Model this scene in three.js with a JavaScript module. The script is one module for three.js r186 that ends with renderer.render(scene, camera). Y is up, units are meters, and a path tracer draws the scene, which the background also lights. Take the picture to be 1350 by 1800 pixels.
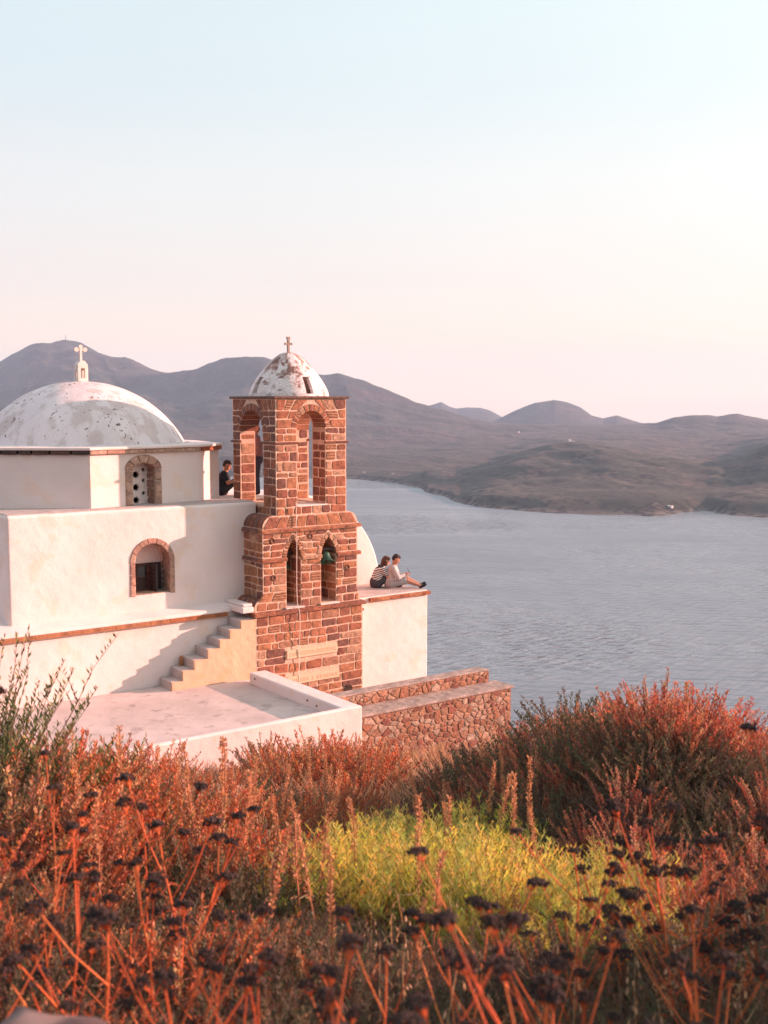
import * as THREE from 'three';
import { mergeGeometries, mergeVertices } from 'three/addons/utils/BufferGeometryUtils.js';
import { RoundedBoxGeometry } from 'three/addons/geometries/RoundedBoxGeometry.js';
import { MarchingCubes } from 'three/addons/objects/MarchingCubes.js';
import { Brush, Evaluator, SUBTRACTION } from 'three-bvh-csg';

const clamp = (x, a = 0, b = 1) => Math.min(b, Math.max(a, x)), lerp = (a, b, t) => a + (b - a) * t, ss = (a, b, x) => { const t = clamp((x - a) / (b - a)); return t * t * (3 - 2 * t); };

// ---------- camera, sky, sun, exposure ----------
const scene = new THREE.Scene();
const camera = new THREE.PerspectiveCamera(48.455, 768 / 1024, 0.1, 30000);
camera.position.set(0, 0, 0);                       // eye height: 200 m above the bay
camera.rotation.set(-Math.atan(195 / 2000), 0, 0);
camera.focus = 26; camera.userData.fStop = 3.2;
const renderer = new THREE.WebGLRenderer();
renderer.toneMapping = THREE.LinearToneMapping;
const EXPOSURE = 2.5;
renderer.toneMappingExposure = EXPOSURE;
renderer.shadowMap.enabled = true;

const SUN_BEARING = 77.2 * Math.PI / 180, SUN_HEIGHT = 13 * Math.PI / 180;
const SUN = new THREE.Vector3(Math.sin(SUN_BEARING) * Math.cos(SUN_HEIGHT), Math.sin(SUN_HEIGHT), -Math.cos(SUN_BEARING) * Math.cos(SUN_HEIGHT));
{
  const W = 1024, H = 512, data = new Float32Array(W * H * 4);
  const stops = [[0, [1.25, .95, .76]], [2.5, [1.14, .92, .76]], [6, [.93, .86, .82]], [10, [.84, .865, .88]], [15, [.70, .82, .89]], [21, [.66, .82, .89]], [35, [.64, .76, .86]], [90, [.60, .68, .80]]];
  for (let j = 0; j < H; j++) {
    const up = ((j + .5) / H - .5) * Math.PI, e = up * 180 / Math.PI;
    for (let i = 0; i < W; i++) {
      const az = ((i + .5) / W - .5) * 2 * Math.PI, x = Math.cos(az) * Math.cos(up), y = Math.sin(up), z = Math.sin(az) * Math.cos(up);
      let k = 0; const ee = Math.max(0, e);
      while (k < stops.length - 2 && ee > stops[k + 1][0]) k++;
      const t0 = Math.min(1, (ee - stops[k][0]) / (stops[k + 1][0] - stops[k][0])), t = t0 * t0 * (3 - 2 * t0) * .4 + t0 * .6;
      const g = Math.acos(Math.min(1, Math.max(-1, x * SUN.x + y * SUN.y + z * SUN.z))) * 180 / Math.PI;
      const near = Math.exp(-g / 30), core = Math.exp(-g / 9);
      const glow = [1.8 * near + 2.2 * core, 1.64 * near + 1.5 * core, 1.22 * near + .8 * core];
      const dusk = ss(85, 140, g) * ss(50, 8, e), belt = [.10, -.02, .06];   // the rosy band opposite a low sun
      for (let c = 0; c < 3; c++) data[(j * W + i) * 4 + c] = ((stops[k][1][c] * (1 - t) + stops[k + 1][1][c] * t) * .97 + glow[c] + belt[c] * dusk) / EXPOSURE;
      data[(j * W + i) * 4 + 3] = 1;
    }
  }
  const sky = new THREE.DataTexture(data, W, H, THREE.RGBAFormat, THREE.FloatType);
  sky.mapping = THREE.EquirectangularReflectionMapping; sky.magFilter = THREE.LinearFilter; sky.needsUpdate = true;
  scene.background = sky; scene.environment = sky;
}
const sun = new THREE.DirectionalLight(new THREE.Color().setRGB(1, .50, .41), 5);
sun.position.copy(SUN).multiplyScalar(120).add(new THREE.Vector3(0, -5, -18)); sun.target.position.set(0, -5, -18);
sun.castShadow = true; sun.shadow.radius = 1.2; sun.shadow.mapSize.set(4096, 4096);
Object.assign(sun.shadow.camera, { left: -45, right: 45, top: 45, bottom: -45, near: 1, far: 300 });
scene.add(sun, sun.target);
scene.fog = new THREE.FogExp2(new THREE.Color().setRGB(.55, .74, 1), 6.2e-5);

// ---------- helpers ----------
function rng(seed) { let s = seed >>> 0; return () => { s = (s + 0x6d2b79f5) | 0; let t = Math.imul(s ^ (s >>> 15), 1 | s); t = (t + Math.imul(t ^ (t >>> 7), 61 | t)) ^ t; return ((t ^ (t >>> 14)) >>> 0) / 4294967296; }; }
const hash = (x, y, s) => { let h = Math.imul(x | 0, 374761393) ^ Math.imul(y | 0, 668265263) ^ Math.imul(s | 0, 2147483647 - 97); h = Math.imul(h ^ (h >>> 13), 1274126177); return ((h ^ (h >>> 16)) >>> 0) / 4294967296; };
function vnoise(x, y, s = 0, per = 0) {
  const ix = Math.floor(x), iy = Math.floor(y), fx = x - ix, fy = y - iy, u = fx * fx * (3 - 2 * fx), v = fy * fy * (3 - 2 * fy);
  const m = (a) => per ? ((a % per) + per) % per : a;
  return lerp(lerp(hash(m(ix), m(iy), s), hash(m(ix + 1), m(iy), s), u), lerp(hash(m(ix), m(iy + 1), s), hash(m(ix + 1), m(iy + 1), s), u), v);
}
function fbm(x, y, s = 0, oct = 4, per = 0) { let a = .5, t = 0, n = 0; for (let i = 0; i < oct; i++) { t += a * vnoise(x, y, s + i * 17, per); n += a; a *= .5; x *= 2; y *= 2; per *= 2; } return t / n; }
const used = {};
const numbered = (n) => { used[n] = (used[n] ?? -1) + 1; return used[n] ? n + '_' + String(used[n]).padStart(3, '0') : n; };
// data texture from a function of (u, v) in 0..1 that returns linear-ish [r, g, b] in 0..1 (sRGB if colour)
function tex(n, f, colour, wrap = true) {
  const a = new Uint8Array(n * n * 4);
  for (let j = 0; j < n; j++) for (let i = 0; i < n; i++) { const c = f((i + .5) / n, (j + .5) / n), o = (j * n + i) * 4; for (let k = 0; k < 3; k++) a[o + k] = clamp(Array.isArray(c) ? c[k] : c) * 255; a[o + 3] = 255; }
  const t = new THREE.DataTexture(a, n, n); t.wrapS = t.wrapT = wrap ? THREE.RepeatWrapping : THREE.ClampToEdgeWrapping; t.magFilter = THREE.LinearFilter; t.minFilter = THREE.LinearMipmapLinearFilter;
  if (colour) t.colorSpace = THREE.SRGBColorSpace; t.needsUpdate = true; return t;
}
const mat = (o) => { const { rgb, ...r } = o; const m = new (r.transmission || r.clearcoat ? THREE.MeshPhysicalMaterial : THREE.MeshStandardMaterial)({ roughness: .9, ...r }); if (rgb) m.color.setRGB(...rgb); return m; };
// uv in metres by the dominant axis of each face
function boxUV(g0, sc = 1, off = 0) {
  const g = g0.index ? g0.toNonIndexed() : g0, p = g.attributes.position, uv = new Float32Array(p.count * 2), a = new THREE.Vector3(), b = new THREE.Vector3(), c = new THREE.Vector3();
  for (let i = 0; i < p.count; i += 3) {
    a.fromBufferAttribute(p, i); b.fromBufferAttribute(p, i + 1); c.fromBufferAttribute(p, i + 2);
    const n = b.clone().sub(a).cross(c.clone().sub(a)), ax = Math.abs(n.x), ay = Math.abs(n.y), az = Math.abs(n.z);
    [a, b, c].forEach((q, k) => { const [s, t] = ay >= ax && ay >= az ? [q.x, q.z] : ax >= az ? [q.z, q.y] : [q.x, q.y]; uv[(i + k) * 2] = s * sc + off; uv[(i + k) * 2 + 1] = t * sc + off * .7; });
  }
  g.setAttribute('uv', new THREE.BufferAttribute(uv, 2)); return g;
}
const plain = (g) => { const r = g.index ? g.toNonIndexed() : g.clone(); for (const k of Object.keys(r.attributes)) if (!['position', 'normal', 'uv'].includes(k)) r.deleteAttribute(k); if (!r.attributes.normal) r.computeVertexNormals(); if (!r.attributes.uv) boxUV(r); return r; };
const merge = (list) => mergeGeometries(list.map(plain));
const ev = new Evaluator(); ev.attributes = ['position', 'normal', 'uv']; ev.useGroups = false;
function cut(g, ...tools) { let a = new Brush(plain(g)); a.updateMatrixWorld(); for (const t of tools) { const b = new Brush(plain(t)); b.updateMatrixWorld(); a = ev.evaluate(a, b, SUBTRACTION); } return a.geometry; }
const shade = (m) => { m.castShadow = m.receiveShadow = true; return m; };

// The church frame: x along the bell tower's front (u), y up, z towards the viewer (-v); TOWER is the foot of its left front corner.
const TURN = 36.3 * Math.PI / 180, TOWER = new THREE.Vector3(-2.889, 0, -25.336);
const U = new THREE.Vector3(Math.cos(TURN), 0, -Math.sin(TURN)), V = new THREE.Vector3(-Math.sin(TURN), 0, -Math.cos(TURN));
const atUV = (u, y, v) => TOWER.clone().addScaledVector(U, u).addScaledVector(V, v).setY(y);
const origin = new WeakMap();
function tag(o, label, category, group, kind) { o.userData = { label, category }; if (group) o.userData.group = group; if (kind) o.userData.kind = kind; return o; }
function thing(name, label, category, group) { const g = new THREE.Group(); g.name = numbered(name); scene.add(g); return tag(g, label, category, group); }
// a thing in the church frame: its parts are given in the frame's own coordinates
function built(name, label, category, [u, y, v], group) { const g = thing(name, label, category, group); g.position.copy(atUV(u, y, v)); g.rotation.y = TURN; origin.set(g, [u, y, -v]); return g; }
function part(parent, name, geo, m, label) {
  const o = origin.get(parent) ?? [0, 0, 0], g = geo.clone(); g.translate(-o[0], -o[1], -o[2]);
  const r = shade(new THREE.Mesh(g, m)); r.name = name; if (label) r.userData.label = label; parent.add(r); origin.set(r, o); return r;
}
const box = (u0, u1, y0, y1, v0, v1, round = 0) => { const w = u1 - u0, h = y1 - y0, d = v1 - v0, g = round ? new RoundedBoxGeometry(w, h, d, 3, round) : new THREE.BoxGeometry(w, h, d); g.translate((u0 + u1) / 2, (y0 + y1) / 2, -(v0 + v1) / 2); return boxUV(g); };
const shapeOf = (pts) => new THREE.Shape(pts.map((p) => new THREE.Vector2(p[0], p[1])));
// a prism whose outline is (u, y) running from v0 to v1
function prismV(pts, v0, v1, bevel = 0) { const g = new THREE.ExtrudeGeometry(shapeOf(pts), { depth: v1 - v0 - 2 * bevel, bevelEnabled: bevel > 0, bevelSize: bevel, bevelThickness: bevel, bevelOffset: -bevel, bevelSegments: 2, curveSegments: 10 }); g.translate(0, 0, -v1 + bevel); return boxUV(g); }
// a prism whose outline is (v, y) running from u0 to u1
function prismU(pts, u0, u1) { const g = new THREE.ExtrudeGeometry(shapeOf(pts.map(([v, y]) => [v, y])), { depth: u1 - u0, bevelEnabled: false }); g.rotateY(Math.PI / 2); g.translate(u0, 0, 0); return boxUV(g); }
// an arched opening's outline; e = 0.5 round, larger is more pointed
function archCurve(c, w, spring, h, n = 10, e = .5) { const r = []; for (let i = 0; i <= 2 * n; i++) { const a = Math.PI * i / (2 * n), s = Math.sin(a), x = e === .5 ? Math.cos(a) : Math.sign(Math.cos(a)) * Math.pow(Math.max(0, 1 - Math.pow(s, 1.7)), e === .5 ? .5 : .78); r.push([c + w * x, spring + h * s]); } return r; }
const archOutline = (c, w, sill, spring, h, e) => [[c - w, sill], [c + w, sill], ...archCurve(c, w, spring, h, 10, e)];

// ---------- materials of the buildings ----------
const plasterBump = tex(512, (x, y) => .5 + .55 * (fbm(x * 6, y * 6, 3, 5, 6) - .5) + .18 * (vnoise(x * 180, y * 180, 9, 180) - .5));
const plasterMap = tex(512, (x, y) => { const a = fbm(x * 4, y * 4, 21, 5, 4), b = fbm(x * 9, y * 9, 40, 4, 9), st = ss(.60, .74, b) * .10, d = .93 + .10 * (a - .5) - .05 * (vnoise(x * 200, y * 200, 5, 200) > .93 ? 1 : 0); return [d, d - .022 - st * .25, d - .04 - st * .55]; }, true);
const rep = (t, s, s2) => { const c = t.clone(); c.repeat.set(s, s2 ?? s); c.needsUpdate = true; return c; };
const M = {};
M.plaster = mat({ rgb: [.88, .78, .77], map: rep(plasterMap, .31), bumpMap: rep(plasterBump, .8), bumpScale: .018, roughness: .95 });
M.ochrePlaster = mat({ rgb: [.80, .55, .38], map: rep(plasterMap, .5), bumpMap: rep(plasterBump, 1.1), bumpScale: .03, roughness: .95 });
const floorMap = tex(512, (x, y) => { const a = fbm(x * 5, y * 5, 71, 5, 5), s = vnoise(x * 220, y * 220, 8, 220), c = ss(.62, .8, fbm(x * 14, y * 14, 90, 3, 14)); const d = .80 + .14 * (a - .5) - .10 * c - (s > .9 ? .10 : 0); return [d, d - .03, d - .045]; }, true);
M.terraceFloor = mat({ rgb: [.90, .80, .78], map: rep(floorMap, .35), bumpMap: rep(plasterBump, .9), bumpScale: .012 });
M.roof = mat({ rgb: [.82, .74, .72], map: rep(floorMap, .4), bumpMap: rep(plasterBump, .8), bumpScale: .03 });
const stoneBump = tex(512, (x, y) => .5 + .7 * (fbm(x * 10, y * 10, 13, 5, 10) - .5) - .35 * ss(.70, .82, vnoise(x * 60, y * 60, 33, 60)));
const stoneMap = tex(512, (x, y) => { const a = fbm(x * 8, y * 8, 55, 5, 8), p = ss(.72, .85, vnoise(x * 70, y * 70, 57, 70)), d = .78 + .42 * (a - .5) - .2 * p; return [d, d * (.97 - .06 * p), d * .94]; }, true);
const toothMap = tex(256, (x, y) => { const b = .5 + .5 * Math.sin(y * Math.PI * 2 * 9 + 3 * (fbm(x * 5, y * 5, 4, 3, 5) - .5)); const d = .8 - .18 * b + .3 * (fbm(x * 9, y * 9, 3, 3, 9) - .5); return [d, d * .96, d * .93]; }, true);
const toothBump = tex(256, (x, y) => .5 + .5 * Math.sin(y * Math.PI * 2 * 9 + 3 * (fbm(x * 5, y * 5, 4, 3, 5) - .5)));
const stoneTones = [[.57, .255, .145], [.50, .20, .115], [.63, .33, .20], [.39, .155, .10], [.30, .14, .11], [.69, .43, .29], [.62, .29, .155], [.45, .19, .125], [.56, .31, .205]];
M.stones = stoneTones.map((rgb, i) => mat({ rgb, map: rep(i === 2 ? toothMap : stoneMap, i === 2 ? 1.9 : 1.1 + .17 * i), bumpMap: rep(i === 2 ? toothBump : stoneBump, i === 2 ? 1.9 : 1.6), bumpScale: .014, roughness: .92 }));
M.mortar = mat({ rgb: [.76, .54, .42], map: rep(plasterMap, 1.3), bumpMap: rep(stoneBump, 2.2), bumpScale: .02 });
M.palestone = mat({ rgb: [.62, .47, .36], map: rep(stoneMap, .7), bumpMap: rep(stoneBump, 1.4), bumpScale: .01 });
M.frameStone = [[.66, .42, .33], [.60, .36, .29], [.72, .49, .39]].map((rgb) => mat({ rgb, map: rep(stoneMap, 1.3), bumpMap: rep(stoneBump, 1.7), bumpScale: .012 }));
M.terracotta = [[.58, .22, .10], [.50, .17, .08], [.62, .29, .15]].map((rgb) => mat({ rgb, map: rep(stoneMap, 1.4), bumpMap: rep(stoneBump, 1.4), bumpScale: .01 }));
M.darkstone = [[.12, .085, .08], [.17, .10, .085], [.22, .13, .10]].map((rgb) => mat({ rgb, map: rep(stoneMap, 1.2), bumpMap: rep(stoneBump, 1.5), bumpScale: .012 }));
M.rubble = [[.54, .25, .15], [.60, .33, .21], [.46, .18, .12], [.66, .44, .32], [.38, .15, .11], [.70, .53, .42]].map((rgb) => mat({ rgb, map: rep(stoneMap, 1.5), bumpMap: rep(stoneBump, 1.8), bumpScale: .02 }));
M.rubbleMortar = mat({ rgb: [.56, .35, .25], map: rep(stoneMap, 1.6), bumpMap: rep(stoneBump, 2.4), bumpScale: .03 });
M.wood = mat({ rgb: [.13, .045, .03], map: rep(toothMap, .8), roughness: .7 });
M.darkwood = mat({ rgb: [.045, .03, .028], roughness: .7 });
M.glass = mat({ rgb: [.02, .03, .035], roughness: .15 });
M.bronze = mat({ rgb: [.07, .20, .15], map: rep(stoneMap, 2.5), roughness: .55, metalness: .5 });
M.iron = mat({ rgb: [.10, .045, .03], roughness: .7, metalness: .6 });
M.cream = mat({ rgb: [.82, .76, .72], map: rep(plasterMap, 1.2), bumpMap: rep(stoneBump, 2), bumpScale: .006 });
M.rope = mat({ rgb: [.72, .62, .55] });
M.concrete = mat({ rgb: [.62, .50, .45], map: rep(stoneMap, 1.2), bumpMap: rep(stoneBump, 2), bumpScale: .01 });

// ---------- masonry ----------
const R = rng(7);
// one block: outline (a, y) turned into space by f(a, y, n); n is how far it stands proud of the wall
function blockGeo(pts, proud, bevel, f, r, back = -.04, rough = .006) {
  let cx = 0, cy = 0; for (const p of pts) { cx += p[0] / pts.length; cy += p[1] / pts.length; }
  let hw = 0, hh = 0; for (const p of pts) { hw = Math.max(hw, Math.abs(p[0] - cx)); hh = Math.max(hh, Math.abs(p[1] - cy)); }
  const k = pts.length, kx = Math.max(.3, 1 - bevel / hw), ky = Math.max(.3, 1 - bevel / hh), off = [r() * 7, r() * 7];
  const ring = [pts.map(([a, y]) => [a, y, back]), pts.map(([a, y]) => [a, y, proud - bevel * .9]), pts.map(([a, y]) => [cx + (a - cx) * kx, cy + (y - cy) * ky, proud + (r() - .5) * rough])];
  const mid = [cx + (r() - .5) * hw * .5, cy + (r() - .5) * hh * .5, proud + r() * rough], pos = [], uv = [];
  const put = (...q) => { for (const s of q) { pos.push(...f(s[0], s[1], s[2])); uv.push(s[0] + off[0] + s[2], s[1] + off[1]); } };
  for (let i = 0; i < k; i++) { const j = (i + 1) % k; for (let m = 0; m < 2; m++) { put(ring[m][i], ring[m][j], ring[m + 1][j]); put(ring[m][i], ring[m + 1][j], ring[m + 1][i]); } put(ring[2][i], ring[2][j], mid); }
  const g = new THREE.BufferGeometry(); g.setAttribute('position', new THREE.Float32BufferAttribute(pos, 3)); g.setAttribute('uv', new THREE.Float32BufferAttribute(uv, 2)); g.computeVertexNormals(); return g;
}
function chamfer(q, c, r) { const o = []; for (let i = 0; i < q.length; i++) { const p = q[i], a = q[(i + q.length - 1) % q.length], b = q[(i + 1) % q.length]; for (const t of [a, b]) { const d = Math.hypot(t[0] - p[0], t[1] - p[1]) || 1, s = Math.min(.4, c * (.4 + r()) / d); o.push([p[0] + (t[0] - p[0]) * s, p[1] + (t[1] - p[1]) * s]); } } return o; }
// courses of squared stones over a wall, broken by openings: each opening gives its (low, high) at a height
function courses(a0, a1, y0, y1, { row = [.13, .26], w = [.12, .46], gap = .025, openings = [], r = R }) {
  const out = []; let y = y0, k = 0; const wavy = (x, i, yy) => yy < y0 + .05 || yy > y1 - .05 ? 0 : (vnoise(x * 2.3 + i * 7.3, i * 3.1 + y0 * 5, 77) - .5) * .045;
  while (y < y1 - .05) {
    let h = lerp(row[0], row[1], r()); if (y1 - y - h < row[0] * .8) h = y1 - y > row[1] * 1.3 ? (y1 - y) / 2 : y1 - y;
    const yb = y + gap / 2, yt = y + h - gap / 2, ym = y + h / 2;
    let segs = [[() => a0, () => a1]];
    for (const o of openings) { const m = o(ym); if (!m) continue; const nx = []; for (const [l, g] of segs) { const L = l(ym), G = g(ym); if (m[1] <= L || m[0] >= G) { nx.push([l, g]); continue; } if (m[0] - L > .07) nx.push([l, (t) => (o(t) ?? m)[0]]); if (G - m[1] > .07) nx.push([(t) => (o(t) ?? m)[1], g]); } segs = nx; }
    for (const [l, g] of segs) {
      const L = l(ym), G = g(ym); const cuts = [0]; let x = L;
      while (G - x > w[1] * 1.25) { x += lerp(w[0], w[1], r()); cuts.push((x - L) / (G - L)); } 
      if (cuts.length > 1 && 1 - cuts[cuts.length - 1] < w[0] * .6 / (G - L)) cuts.pop();
      cuts.push(1);
      for (let i = 0; i + 1 < cuts.length; i++) { const P = (t, yy, e) => lerp(l(yy), g(yy), t) + e; const j = () => (r() - .5) * .02, Q = (t, yy, e, m) => { const x = P(t, yy, e) + j(); return [x, yy + j() + wavy(x, k + m, yy)]; }; out.push(chamfer([Q(cuts[i], yb, gap / 2, 0), Q(cuts[i + 1], yb, -gap / 2, 0), Q(cuts[i + 1], yt, -gap / 2, 1), Q(cuts[i], yt, gap / 2, 1)], .024, r)); }
    }
    y += h; k++;
  }
  return out;
}
const opening = (c, w, spring, h, tv, sill = -99, e = .5) => (y) => { if (y < sill) return null; if (y < spring) return [c - w, c + w]; const s = (y - spring) / (h + tv); if (s >= 1) return null; const x = (w + tv) * (e === .5 ? Math.sqrt(1 - s * s) : Math.pow(1 - Math.pow(s, 1.7), .78)); return [c - x, c + x]; };
function voussoirs(c, w, spring, h, tv, n, e = .5, a = .13) {
  const out = [], cur = archCurve(c, w - .008, spring, h - .008, 2 * n, e), ext = archCurve(c, w + tv, spring, h + tv, 2 * n, e);
  for (let i = 0; i < n; i++) { const k = i * 4, mix = (A, t) => { const j = Math.min(A.length - 2, Math.floor(t)), f = t - j; return [lerp(A[j][0], A[j + 1][0], f), lerp(A[j][1], A[j + 1][1], f)]; }; const s = k + a * 4 * .5, t = k + 4 - a * 4 * .5; out.push([mix(cur, s), mix(ext, s), mix(ext, (s + t) / 2), mix(ext, t), mix(cur, t), mix(cur, (s + t) / 2)]); }
  return out;
}
const onFront = (v) => (a, y, n) => [a, y, -v + n], onLeft = (u) => (a, y, n) => [u - n, y, -a], onRight = (u) => (a, y, n) => [u + n, y, -a], onBack = (v) => (a, y, n) => [a, y, -v - n];
const toneOf = (r) => M.stones[[0, 0, 6, 1, 1, 2, 3, 4, 5, 6, 7, 8, 8][Math.floor(r() * 13)]];
function laid(parent, polys, f, { proud = .012, bevel = .012, back = -.04, pick = toneOf, name = 'stone', r = R } = {}) { for (const p of polys) part(parent, name, blockGeo(p, proud + (r() - .5) * .008, bevel, f, r, back), pick(r)); }
function laidStuff(parent, name, sets, m) { const gs = []; for (const [polys, f, back] of sets) for (const p of polys) gs.push(blockGeo(p, .012, .012, f, R, back ?? -.04)); const o = part(parent, name, mergeGeometries(gs), m); o.userData.kind = 'stuff'; return o; }
// a moulding of separate lengths of stone along the front (u) or along the side (v)
function moulding(parent, from, to, profile, along, pick, name = 'cornice_stone', len = [.35, .6]) { let a = from; while (a < to - .02) { let b = a + lerp(len[0], len[1], R()); if (to - b < len[0] * .6) b = to; const j = (R() - .5) * .012, pts = profile.map(([n, y]) => [n + j * .5, y + j * .4]); part(parent, name, along === 'u' ? prismU(pts, a + .004, b - .004) : prismV(pts, a + .004, b - .004), pick(R)); a = b; } }

// ---------- bell tower ----------
const tower = built('bell_tower', 'tall reddish brown stone bell tower with arched openings and a weathered dome', 'tower', [1.45, -7.7, 1.1]);
{
  const low = part(tower, 'lower_stage', box(0, 2.94, -9, -4.86, 0, 2.3), M.mortar);
  const plaque1 = (y) => y > -5.95 && y < -5.71 ? [.77, 2.2] : null, plaque2 = (y) => y > -6.56 && y < -6.34 ? [.78, 2.25] : null;
  laid(low, courses(.012, 2.928, -7.35, -4.87, { row: [.15, .22], w: [.17, .52], openings: [plaque1, plaque2] }), onFront(0));
  for (const [u0, u1, y0, y1, text, seed] of [[.785, 2.185, -5.93, -5.725, 'ΣΑΦΥΟΣΤΟΥ-ΖΕΙΣΤΕΙΛΣ', 1], [.795, 2.235, -6.545, -6.355, 'ΟΙΘΣΙΛ  Ι  ΔΥΑΙΟΟΙ', 2]]) {
    const c = document.createElement('canvas'); c.width = 512; c.height = 80; const x = c.getContext('2d'); x.fillStyle = '#e9dccb'; x.fillRect(0, 0, 512, 80);
    const rr = rng(40 + seed); for (let i = 0; i < 900; i++) { x.fillStyle = `rgba(${rr() > .5 ? '150,110,80' : '250,240,225'},${.12 * rr()})`; x.fillRect(rr() * 512, rr() * 80, 1 + rr() * 5, 1 + rr() * 4); }
    x.fillStyle = '#a98064'; x.font = '34px serif'; const w = x.measureText(text).width; x.setTransform(480 / w, 0, 0, 1.25, 16, 0); x.fillText(text, 0, 44);
    const t = new THREE.CanvasTexture(c); t.colorSpace = THREE.SRGBColorSpace;
    const g = new RoundedBoxGeometry(u1 - u0, y1 - y0, .07, 2, .008); g.translate((u0 + u1) / 2, (y0 + y1) / 2, .01);
    const p = g.attributes.position, uv = g.attributes.uv; for (let i = 0; i < p.count; i++) uv.setXY(i, (p.getX(i) - u0) / (u1 - u0), (p.getY(i) - y0) / (y1 - y0));
    part(tower, 'inscribed_plaque', g, mat({ rgb: [.72, .62, .5], map: t, roughness: .8 }), 'pale marble slab cut with worn Greek letters');
  }
  const wheel = [new THREE.TorusGeometry(.088, .016, 6, 20)]; for (let k = 0; k < 3; k++) wheel.push(new THREE.BoxGeometry(.16, .022, .022).rotateZ(k * Math.PI / 3)); 
  for (const g of wheel) g.translate(2.52, -6.88, .03); part(tower, 'carved_rosette', merge(wheel), M.darkstone[1]);
  const ledge = [[-.075, -4.86], [-.075, -4.80], [-.03, -4.775], [.2, -4.775], [.2, -4.86]];
  moulding(tower, -.06, 3.0, ledge, 'u', (r) => M.stones[r() > .6 ? 3 : 1]);
  moulding(tower, .2, 2.3, [[2.94, -4.86], [3.01, -4.86], [3.01, -4.8], [2.97, -4.775], [2.94, -4.775]], 'v', () => M.stones[1]);
  for (const [y, u] of [[-5.05, 2.94]]) part(tower, 'drain_stub', box(u, u + .09, y, y + .07, .05, .15, .02), M.stones[3]);

  // middle stage with rounded shoulders at its foot and head
  const arc = (cu, cy, r, a0, a1) => { const o = []; for (let i = 0; i <= 6; i++) { const a = lerp(a0, a1, i / 6); o.push([cu + r * Math.cos(a), cy + r * Math.sin(a)]); } return o; };
  const H = Math.PI / 2;
  const prof = [[.02, -4.78], [2.93, -4.78], ...arc(2.81, -4.66, .12, 0, H), [2.86, -4.54], [2.86, -2.85], ...arc(2.60, -2.87, .26, 0, H), [.56, -2.61], ...arc(.51, -2.87, .26, H, 2 * H), [.25, -2.85], [.25, -4.5], ...arc(.22, -4.70, .2, H, 2 * H)];
  const oL = archOutline(1.07, .2, -4.745, -3.60, .43, .78), oR = archOutline(2.035, .215, -4.735, -3.60, .42, .78);
  const midg = boxUV(cut(prismV(prof, .1, 2.3), prismV(oL, -.2, .95), prismV(oR, -.2, .95)));
  const mid = part(tower, 'middle_stage', midg, M.mortar);
  const sh = (y) => y < -4.5 ? Math.max(.03, .25 - Math.sqrt(Math.max(0, 1 - ((y + 4.70) / .2) ** 2)) * .2 - .0) : y > -2.87 ? .51 - Math.sqrt(Math.max(0, .26 ** 2 - (y + 2.87) ** 2)) : .25;
  const edgeL = (y) => [-9, sh(y) + .01], edgeR = (y) => [y < -4.54 ? 2.9 : y > -2.87 ? 2.6 + Math.sqrt(Math.max(0, .26 ** 2 - (y + 2.87) ** 2)) - .01 : 2.85, 99];
  const ops = [opening(1.07, .2, -3.6, .43, .12, -4.745, .78), opening(2.035, .215, -3.6, .42, .12, -4.735, .78), edgeL, edgeR];
  const impost = (y) => y > -3.67 && y < -3.555 ? [-9, 99] : null, string = (y) => y > -3.0 && y < -2.9 ? [-9, 99] : null;
  laid(mid, [...courses(.0, 2.95, -4.77, -3.67, { openings: ops, w: [.15, .36] }), ...courses(.0, 2.95, -3.555, -3.0, { openings: ops, w: [.15, .34], row: [.12, .17] }), ...courses(.0, 2.95, -2.9, -2.62, { openings: [edgeL, edgeR], row: [.14, .28], w: [.2, .36] })], onFront(.1));
  laid(mid, [...voussoirs(1.07, .2, -3.6, .43, .12, 7, .78), ...voussoirs(2.035, .215, -3.6, .42, .12, 7, .78)], onFront(.1), { back: -.5, name: 'voussoir', pick: (r) => M.stones[r() > .6 ? 5 : 2] });
  laid(mid, [...courses(.11, .96, -4.5, -3.67, { w: [.2, .4] }), ...courses(.11, .96, -3.555, -3.0, { w: [.2, .4] })], onLeft(.25));
  laid(mid, courses(.12, .9, -4.73, -3.65, { w: [.25, .5] }), onLeft(1.27), { proud: .008 });
  laid(mid, courses(.12, .9, -4.73, -3.65, { w: [.25, .5] }), onLeft(2.25), { proud: .008 });
  laid(mid, courses(.9, 1.26, -4.73, -3.4, { w: [.2, .4] }), onFront(.95), { proud: .006 });
  laidStuff(mid, 'side_masonry', [[courses(.11, 2.29, -4.5, -2.95, {}), onRight(2.86)]], M.stones[0]);
  for (const [f, t] of [[.2, .87], [1.27, 1.82], [2.25, 2.93]]) moulding(mid, f, t, [[.03, -3.655], [.02, -3.60], [.05, -3.57], [.25, -3.57], [.25, -3.655]], 'u', (r) => M.stones[r() > .5 ? 1 : 5], 'impost_stone');
  moulding(mid, .2, 2.93, [[.03, -2.99], [.02, -2.93], [.055, -2.905], [.25, -2.905], [.25, -2.99]], 'u', (r) => M.stones[r() > .5 ? 1 : 0]);
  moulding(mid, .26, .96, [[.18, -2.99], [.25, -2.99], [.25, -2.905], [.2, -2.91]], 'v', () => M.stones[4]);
  moulding(mid, .26, .96, [[.19, -3.65], [.25, -3.65], [.25, -3.57], [.2, -3.58]], 'v', () => M.stones[4], 'impost_stone');
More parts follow.
